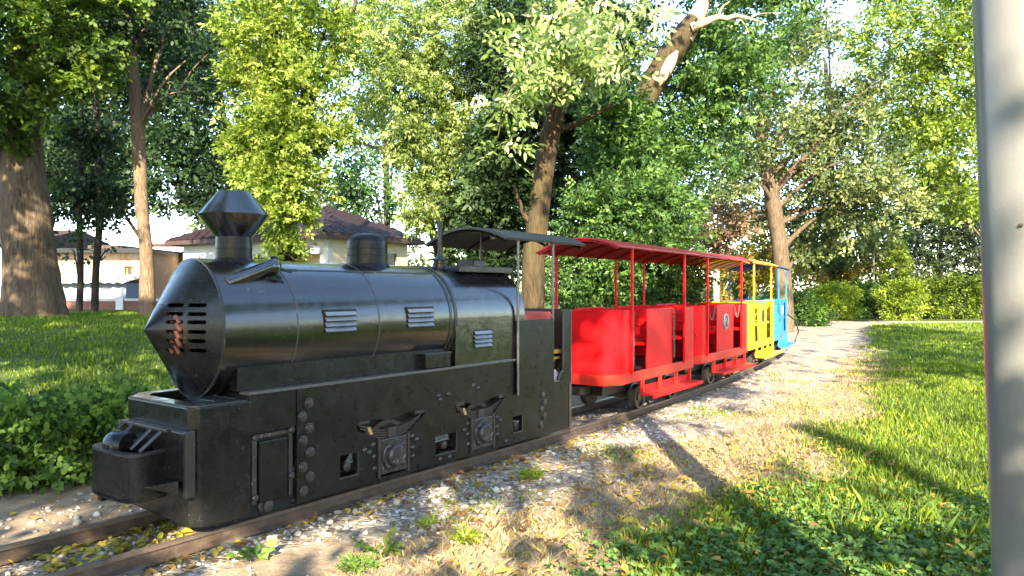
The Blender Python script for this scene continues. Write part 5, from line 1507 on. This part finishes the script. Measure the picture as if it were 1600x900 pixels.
def leaf_litter():
    X, Y, off, dr = scatter(5200, -3.6, 7, 3.3, 14, lambda X, Y, o, g, gs, d: np.clip(.22 + .5*wav(X, Y, 1.5, 13), .04, .9)*(np.abs(o) > .0), 1.5)
    # extra drift of leaves between the rails in front of the locomotive and along the rail
    x2, y2 = [], []
    for _ in range(420):
        s, x = rng.uniform(1.75, 2.75), rng.uniform(-.30, .30)
        q = loco_xy(s, x); x2.append(q[0]); y2.append(q[1])
    for _ in range(420):
        s, x = rng.uniform(1.2, 8), .42 + abs(rng.normal(0, .16))
        q = loco_xy(s, x); x2.append(q[0]); y2.append(q[1])
    for _ in range(1100):
        q = (rng.uniform(-.5, 3.4), rng.uniform(3.7, 7.5))
        x2.append(q[0]); y2.append(q[1])
    X = np.concatenate((X, x2)); Y = np.concatenate((Y, y2))
    N = len(X)
    Z = ground_z(X, Y) + rng.uniform(.004, .022, N)
    Z[-1100:] += rng.uniform(.0, .045, 1100)*(offset(X[-1100:], Y[-1100:])[0] > 1.9)
    a = rng.uniform(0, 2*PI, N)
    l = rng.uniform(.014, .034, N)*np.where(rng.uniform(0, 1, N) < .2, 1.5, 1); w = l*rng.uniform(.4, .7, N)
    d = np.stack((np.cos(a), np.sin(a), rng.normal(0, .25, N)), 1)*l[:, None]
    s = np.stack((-np.sin(a), np.cos(a), rng.normal(0, .3, N)), 1)*w[:, None]
    c = np.stack((X, Y, Z), 1)
    up = np.array((0, 0, .007))
    V = np.stack((c - d, c + s*.8 - d*.55 + up, c + s + d*.15 + up, c + d, c - s + d*.15 + up*1.6, c - s*.8 - d*.55 + up), 1)
    t = np.clip(np.concatenate((rng.uniform(.25, 1, N - 1940), rng.uniform(0, .5, 420), rng.uniform(.2, 1, 420), rng.uniform(.2, .9, 1100))), 0, 1)
    m = leaf_mat('fallen_leaf', [(0.0, (0.22, 0.24, 0.03)), (0.35, (0.42, 0.33, 0.05)), (0.65, (0.33, 0.17, 0.05)), (1.0, (0.13, 0.06, 0.03))], .25, .6)
    tag(link('fallen_leaves', np_mesh('fallen_leaves', V, 6, tint=t), m), kind='stuff')
leaf_litter()

def clover():
    """creeping three-leaved ground cover in the shaded corner"""
    X, Y, off, dr = scatter(11500, .2, 4.6, 3.3, 7.0, lambda X, Y, o, g, gs, d: np.clip(sstep(6.2, 4.2, Y + .5*wav(X, Y, 1.3, 3)), 0, 1)*sstep(2.3, 3.3, o + .5*wav(X, Y, 2.1, 23))*.9, 1.0)
    N = len(X)
    Z = ground_z(X, Y, off) + rng.uniform(.02, .07, N)
    P = np.stack((X, Y, Z), 1)
    a = rng.uniform(0, 2*PI, N)
    A = np.stack((np.cos(a), np.sin(a), rng.uniform(0, .4, N)), 1)
    V = spray_verts(P, A, 5, .022, .034, .024, .05, 1.6, six=True)
    t = np.clip(np.repeat(rng.uniform(.05, .7, N), 5), 0, 1)
    tag(link('ground_cover', np_mesh('ground_cover', V, 6, tint=t), LM['cover']), kind='stuff')
clover()

def weed(label, x, y, r, n, leaf, l, w, K=5):
    g = gz(x, y)
    t = empty('weed_plant', (x, y, g), 0, label, 'weed', 'weeds in the gravel')
    a = rng.uniform(0, 2*PI, n)
    P = np.stack((np.cos(a), np.sin(a), np.zeros(n)), 1)*rng.uniform(.0, r*.6, (n, 1)) + np.array((0, 0, .012))
    A = np.stack((np.cos(a), np.sin(a), rng.uniform(.3, 1.1, n)), 1)
    V = spray_verts(P, A, K, l*1.2, l, w, .15, 1.0)
    link('foliage', np_mesh('foliage', V, 4, tint=np.repeat(rng.uniform(.35, .95, n), K)), LM[leaf], t)
def on_ground(u, v):
    D = (H + .08)*FPX/(v - 452.0)
    return (u - 800)/FPX*D, D
for (u, v, r, n, lf, l, w, K, lab) in ((732, 846, .085, 46, 'hedge', .045, .016, 7, 'small bright green weed tuft alone on the bare dirt'),
                              (592, 868, .09, 5, 'maple', .075, .04, 7, 'flat seedling with pinnate leaves at the gravel edge'),
                              (395, 872, .10, 7, 'shrub', .07, .05, 5, 'flat dark weed rosette among the stones by the near rail'),
                              (828, 745, .12, 60, 'hedge', .05, .012, 5, 'grassy weed tuft in the gravel beside the locomotive cab'),
                              (560, 892, .12, 60, 'shrub', .045, .012, 5, 'dark grassy weed clump at the gravel edge'),
                              (668, 822, .06, 26, 'hedge', .04, .012, 5, 'small weed sprig between the stones')):
    weed(lab, *on_ground(u, v), r, n, lf, l, w, K)

def stones():
    ico = bmesh.new()
    bmesh.ops.create_icosphere(ico, subdivisions=1, radius=1)
    ico.verts.ensure_lookup_table()
    IV = np.array([v.co[:] for v in ico.verts]); IF = np.array([[v.index for v in f.verts] for f in ico.faces])
    ico.free()
    X, Y, off, dr = scatter(60000, -4, 7.5, 3.2, 14, lambda X, Y, o, g, gs, d: g*np.clip(.45 + .6*wav(X, Y, 1.9, 15) + .35*wav(X, Y, 5.5, 25), .04, 1)*np.where(np.abs(o) < .5, 1, sstep(2.2, .9, o))*np.where(o > .5, .35 + .65*sstep(11, 6, Y), 1), 2.2)
    nr = len(X)
    far = Y > 8
    keep = ~far | (rng.uniform(0, 1, nr) < .6)
    X, Y, off = X[keep], Y[keep], off[keep]
    N = min(len(X), 20000)
    X, Y, off = X[:N], Y[:N], off[:N]
    sz = rng.lognormal(-4.55, .50, N)*(1 + .03*Y)
    sz = np.clip(sz, .005, .034)
    sz = np.where(np.abs(np.abs(off) - .35) < .09, np.minimum(sz, .008), sz)
    Z = ground_z(X, Y, off) + sz*.25
    sc = np.stack((sz*rng.uniform(.7, 1.35, N), sz*rng.uniform(.7, 1.35, N), sz*rng.uniform(.45, .85, N)), 1)
    a = rng.uniform(0, 2*PI, N)
    V = IV[None]*(1 + rng.normal(0, .16, (N, len(IV), 1)))*sc[:, None, :]
    ca, sa = np.cos(a)[:, None], np.sin(a)[:, None]
    V = np.stack((V[..., 0]*ca - V[..., 1]*sa, V[..., 0]*sa + V[..., 1]*ca, V[..., 2]), -1) + np.stack((X, Y, Z), 1)[:, None, :]
    F = (IF[None] + (np.arange(N)*len(IV))[:, None, None]).reshape(-1, 3)
    t = np.repeat(rng.uniform(0, 1, N), len(IF))
    m = NT('gravel_stone')
    at_ = m.attr('tint')
    pos = m.n('ShaderNodeNewGeometry').outputs['Position']
    col = m.ramp(at_.outputs['Fac'], [(0.0, (0.16, 0.15, 0.145)), (.3, (0.29, 0.265, 0.23)), (.55, (0.39, 0.325, 0.25)), (.8, (0.45, 0.41, 0.365)), (1.0, (0.60, 0.57, 0.53))])
    m.set(color=m.mix(m.ramp(m.noise(pos, 60, 4, .6), [(.35, 0.0), (.75, .5)]), col, (0.24, 0.20, 0.16)), rough=.85, spec=.2)
    tag(link('gravel', np_mesh('gravel', V, 3, tint=t, faces=F), m.m), kind='stuff')
stones()

# ------------------------------------------------------------------ buildings and fence at the back
def plaster(name, col, patch=None, pf=.5):
    t = NT(name)
    c = t.coords('Object')
    f = t.noise(c, 1.1, 6, .65); g = t.noise(c, 18, 5, .6)
    cl = t.ramp(f, [(.3, tuple(x*.86 for x in col)), (.7, col)])
    if patch: cl = t.mix(t.ramp(f, [(pf, 0.0), (pf + .1, 1.0)]), cl, patch)
    t.set(color=cl, rough=.9, spec=.15)
    t.bump(g, .25, .02)
    return t.m
M['cream'] = plaster('cream_plaster', (0.66, 0.56, 0.38))
M['less_lit_wall'] = plaster('less_lit_plaster', (0.58, 0.57, 0.53))  # greyer plaster paints in the weaker light on the front wall
M['tile'] = flat('dark_red_tile', (0.018, 0.0105, 0.0115), .55, .4, 5, .1, spec=.3)
M['fascia'] = flat('brown_red_fascia', (0.05, 0.026, 0.021), .7, .2)
M['glass'] = flat('dark_window', (0.03, 0.035, 0.04), .12, .2)
M['brickp'] = plaster('patched_orange_wall', (0.40, 0.25, 0.16), (0.46, 0.38, 0.30), .46)
M['whitewall'] = plaster('white_wall', (0.72, 0.70, 0.68))
M['concrete'] = flat('pale_concrete', (0.52, 0.51, 0.49), .9, .2, 6)
M['panel'] = flat('red_brown_fence_panel', (0.17, 0.075, 0.055), .8, .35, 5)
M['bluegrey'] = flat('blue_grey_wall', (0.17, 0.20, 0.27), .8, .2)
M['tin'] = flat('corrugated_sheet', (0.42, 0.41, 0.42), .5, .2)
M['yframe'] = flat('ochre_window', (0.55, 0.30, 0.05), .6, .2)

def cream_house():
    C = at(512, 452, 24.0)
    ca = math.atan2(.53, .85)          # direction of the right-hand wall
    g = gz(C[0], C[1])
    t = empty('cream_house', (C[0], C[1], g), -ca, 'cream plastered house with a dark red hipped tile roof', 'house')
    # local: y along the right-hand wall (away), -x along the left wall
    Wr, Wl = 4.0, 7.7
    zt = at(512, 366, 24)[2] - g
    m = MB()
    # walls with openings: right wall at x=0, left (front) wall at y=0 with porch opening
    porch = [(-1.9, 0.0), (-.35, 0.0), (-.35, zt-.55), (-1.9, zt-.55)]
    win = [(-4.3, .9), (-3.3, .9), (-3.3, zt-.7), (-4.3, zt-.7)]
    MB().prism([(-Wl, -.3), (0, -.3), (0, zt), (-Wl, zt)], [[(a, b + .001) for a, b in porch], win], 'xz', 0, .22).build('front_wall', M['less_lit_wall'], t)
    MB().prism([(0.221, -.3), (Wr, -.3), (Wr, zt), (0.221, zt)], [[(2.7, zt-1.35), (3.4, zt-1.35), (3.4, zt-.5), (2.7, zt-.5)]], 'yz', -.22, 0).build('side_wall', M['cream'], t)
    MB().box(-Wl, -.225, .8, 1.0, -.3, zt-.02).build('inner_wall', M['cream'], t)
    MB().box(-.20, -.06, 2.7, 3.4, zt-1.35, zt-.5).build('window', M['glass'], t)
    MB().box(-4.3, -3.3, .10, .14, .9, zt-.7).build('window', M['glass'], t)
    MB().box(-1.95, -.30, -.08, .02, zt-.62, zt-.5).build('porch_lintel', M['whitewall'], t, bevel=.01)
    ra = empty('railing', (0, 0, 0)); ra.parent = t
    MB().bar((.25, .4, zt-.98), (.25, 2.4, zt-.98), .04).build('top_bar', M['blackplain'], ra)
    for k in range(6): MB().bar((.25, .4 + .4*k, zt-1.9), (.25, .4 + .4*k, zt-.98), .025).build('baluster', M['blackplain'], ra)
    # hipped roof
    ov, rise = .45, 1.2
    e0, e1, f0, f1 = -Wl-ov, ov, -ov, Wr+ov
    hw = (f1 - f0)/2
    ridge0, ridge1 = (e0 + hw, (f0+f1)/2, zt + rise), (e1 - hw, (f0+f1)/2, zt + rise)
    rf = empty('roof', (0, 0, 0)); rf.parent = t
    corners = [(e0, f0, zt), (e1, f0, zt), (e1, f1, zt), (e0, f1, zt)]
    MB().add(corners + [ridge0, ridge1], [(0,1,5,4), (1,2,5), (2,3,4,5), (3,0,4), (3,2,1,0)]).build('roof_deck', M['tile'], rf)
    m = MB()
    for a, b in zip(corners, corners[1:] + corners[:1]):
        m.bar((a[0], a[1], zt-.06), (b[0], b[1], zt-.06), .06, .16)
    m.build('fascia', M['fascia'], t)
    # tiles in courses on the two slopes in view
    tile = MB().sheet([[(x, y, .02*math.sin(x/.36*2*PI)) for x in np.linspace(-.18, .18, 5)] for y in (0, .36)], .02).mesh('roof_tile')
    def slope(p0, p1, apex0, apex1):
        p0, p1, a0, a1 = map(Vector, (p0, p1, apex0, apex1))
        ux = (p1 - p0).normalized()
        rise_v = (a0 - p0) - ux*(a0 - p0).dot(ux)
        L = rise_v.length
        uy = rise_v.normalized()
        uz = ux.cross(uy)
        rows = int(L/.33)
        for r in range(rows):
            k = (r + .0)/rows
            s0 = (a0 - p0).dot(ux)*k; s1 = (p1 - p0).length - ((p1 - a1).dot(ux))*k
            n = int((s1 - s0)/.36)
            for c in range(n):
                o = link('roof_tile', tile, M['tile'], rf)
                q = p0 + ux*(s0 + .2 + c*.36) + uy*(r*.33) + uz*(.03 + .006*random.random())
                mt = Matrix((ux, uy, uz)).transposed().to_4x4()
                o.matrix_local = Matrix.Translation(q) @ mt @ Matrix.Rotation(R(3), 4, 'X')
    slope(corners[1], corners[2], ridge1, ridge1)
    slope(corners[0], corners[1], ridge0, ridge1)
    return t
cream_house()

def brick_house():
    p = at(185, 452, 26); g = gz(p[0], p[1])
    t = empty('old_house', (p[0], p[1], g), 0, 'weathered orange house with an ochre window and dark flat eave', 'house')
    zt = at(0, 396, 26)[2] - g
    x0, x1 = at(70, 0, 26)[0] - p[0], at(236, 0, 26)[0] - p[0]
    wx0, wx1 = at(195, 0, 26)[0] - p[0], at(208, 0, 26)[0] - p[0]
    wz0, wz1 = at(0, 432, 26)[2] - g, at(0, 416, 26)[2] - g
    MB().prism([(x0, -.2), (x1, -.2), (x1, zt), (x0, zt)], [[(wx0, wz0), (wx1, wz0), (wx1, wz1), (wx0, wz1)]], 'xz', 0, .3).build('front_wall', M['brickp'], t)
    MB().box(x0, x1, .31, 6, -.2, zt).build('body', M['brickp'], t)
    w = MB().box(wx0, wx1, .12, .16, wz0, wz1).build('window', M['yframe'], t)
    MB().box(wx0 + .05, wx0 + .17, .10, .118, wz0 + .04, wz1 - .04).build('pane', M['glass'], w)
    MB().box(x0 - .3, x1 + .1, -.5, 6.3, zt + .003, zt + .16).build('flat_eave', M['blackplain'], t)
    MB().box(x0 + 1.4, x0 + 2.6, .2, 6.1, zt + .163, zt + .30).build('roof_parapet', M['fascia'], t)
    # lean-to with corrugated sheet
    lt = empty('lean_to', (0, 0, 0)); lt.parent = t
    za = at(0, 452, 26)[2] - g
    rows = [[(x, y, za + .25 + (y + 1.6)*.16 + .02*math.sin(x*22)) for y in (-1.8, -.02)] for x in np.linspace(x0 + .8, x1, 90)]
    MB().sheet(rows, .02).build('sheet_roof', M['tin'], lt)
    MB().box(x0 + 1.0, x1 - .1, -1.5, -.01, -.2, za + .2).build('lean_to_wall', M['bluegrey'], lt)
brick_house()
def plain_house(name, label, u0, u1, vt, D, mat, cop, depth=6, win=None, roof=None):
    a, b = at(u0, vt, D), at(u1, vt, D)
    cx = (a[0] + b[0])/2
    g = gz(cx, D)
    t = empty(name, (cx, D, g), 0, label, 'house')
    hw, h = (b[0] - a[0])/2, a[2] - g
    holes = []
    if win:
        w0, w1 = at(win[0], win[2], D), at(win[1], win[3], D)
        holes = [[(w0[0]-cx, w1[2]-g), (w1[0]-cx, w1[2]-g), (w1[0]-cx, w0[2]-g), (w0[0]-cx, w0[2]-g)]]
        f = MB().box(w0[0]-cx, w1[0]-cx, .12, .16, w1[2]-g, w0[2]-g).build('window', M['glass'], t)
        mm = MB()
        x0, x1, z0, z1 = w0[0]-cx, w1[0]-cx, w1[2]-g, w0[2]-g
        mm.box(x0-.06, x1+.06, -.04, -.002, z1, z1+.07).box(x0-.06, x1+.06, -.04, -.002, z0-.07, z0).box(x0-.07, x0, -.04, -.002, z0, z1).box(x1, x1+.07, -.04, -.002, z0, z1)
        mm.build('frame', M['white'], f)
    MB().prism([(-hw, -.2), (hw, -.2), (hw, h), (-hw, h)], holes, 'xz', 0, .25).build('front_wall', mat, t)
    MB().box(-hw, hw, .26, depth, -.2, h).build('body', mat, t)
    MB().box(-hw-.1, hw+.1, -.12, depth+.1, h+.003, h+.10).build('coping', cop, t)
    if roof: 
        MB().prism([(-.3, h+.105), (depth+.3, h+.105), (depth/2, h+.9)], [], 'yz', -hw-.3, hw+.3).build('roof', cop, t)
    return t
plain_house('white_block', 'tall white wall building with a red brown coping behind the slender tree', 234, 345, 384, 29, M['whitewall'], M['fascia'], 7)
plain_house('white_house', 'white house with a small framed window beyond the massive old tree', -150, 27, 386, 27, M['whitewall'], M['fascia'], 7, win=(12, 20, 419, 434), roof=True)

def fence():
    D = 22.5
    xs = [at(u, 0, D)[0] for u in (-330, -190, -60, 62, 189, 312, 430)]
    g = gz(xs[3], D)
    t = empty('boundary_fence', (xs[3], D, g), 0, 'low boundary fence of red brown panels between pale concrete posts', 'fence')
    zt = at(0, 469, D)[2] - g
    zb = at(0, 485, D)[2] - g
    o = xs[3]
    post = MB().box(-.11, .11, -.11, .11, -.2, zt + .10).mesh('post', bevel=.01)
    for x in xs:
        link('post', post, M['concrete'], t).location = (x - o, 0, 0)
    for a, b in zip(xs[:-1], xs[1:]):
        w = b - a - .23
        q = link('fence_panel', MB().box(-w/2, w/2, -.03, .03, zb, zt - .03).mesh('fence_panel', bevel=.004), M['panel'], t)
        q.location = ((a+b)/2 - o, 0, 0)
        q = link('base_slab', MB().box(-w/2, w/2, -.05, .05, -.25, zb - .005).mesh('base_slab', bevel=.004), M['concrete'], t)
        q.location = ((a+b)/2 - o, 0, 0)
        q = link('top_rail', MB().box(-w/2, w/2, -.06, .06, zt - .025, zt + .05).mesh('top_rail', bevel=.004), M['tin'], t)
        q.location = ((a+b)/2 - o, 0, 0)
fence()

def gazebo():
    p = at(1052, 470, 33); g = gz(p[0], p[1])
    t = empty('gazebo', (p[0], p[1], g), 0, 'dark timber gazebo glimpsed between the coach posts', 'gazebo')
    zt = at(0, 450, 33)[2] - g
    for x in (-.75, .75):
        for y in (-.75, .75):
            MB().box(x-.06, x+.06, y-.06, y+.06, 0, zt).build('post', BK['dark'], t)
            for s in (-1, 1):
                MB().bar((x, y, zt-.5), (x + s*.35, y, zt-.02), .07).build('brace', BK['dark'], t)
    zr = at(0, 437, 33)[2] - g
    MB().add([(-1.15, -1.15, zt+.003), (1.15, -1.15, zt+.003), (1.15, 1.15, zt+.003), (-1.15, 1.15, zt+.003), (-.5, -.3, zr+.1), (.5, -.3, zr+.1), (.5, .3, zr+.1), (-.5, .3, zr+.1)],
             [(0,1,5,4), (1,2,6,5), (2,3,7,6), (3,0,4,7), (4,5,6,7), (3,2,1,0)]).build('roof', BK['dark'], t)
gazebo()

# ------------------------------------------------------------------ overhead cables between the trees
for v, lab in ((66, 'pale overhead cable crossing the yellowing crown, the lower of two'), (16, 'pale overhead cable near the top beside the lamp post, the upper of two')):
    a, b = at(1410, v, 24), at(1720, v - 2, 22)
    m = (a + b)/2 - np.array((0, 0, .06))
    tag(MB().tube([a, (a + m)/2 - np.array((0, 0, .02)), m, (b + m)/2 - np.array((0, 0, .02)), b], .007, 6).build('overhead_cable', M['chain']), lab, 'cable', 'overhead cables')
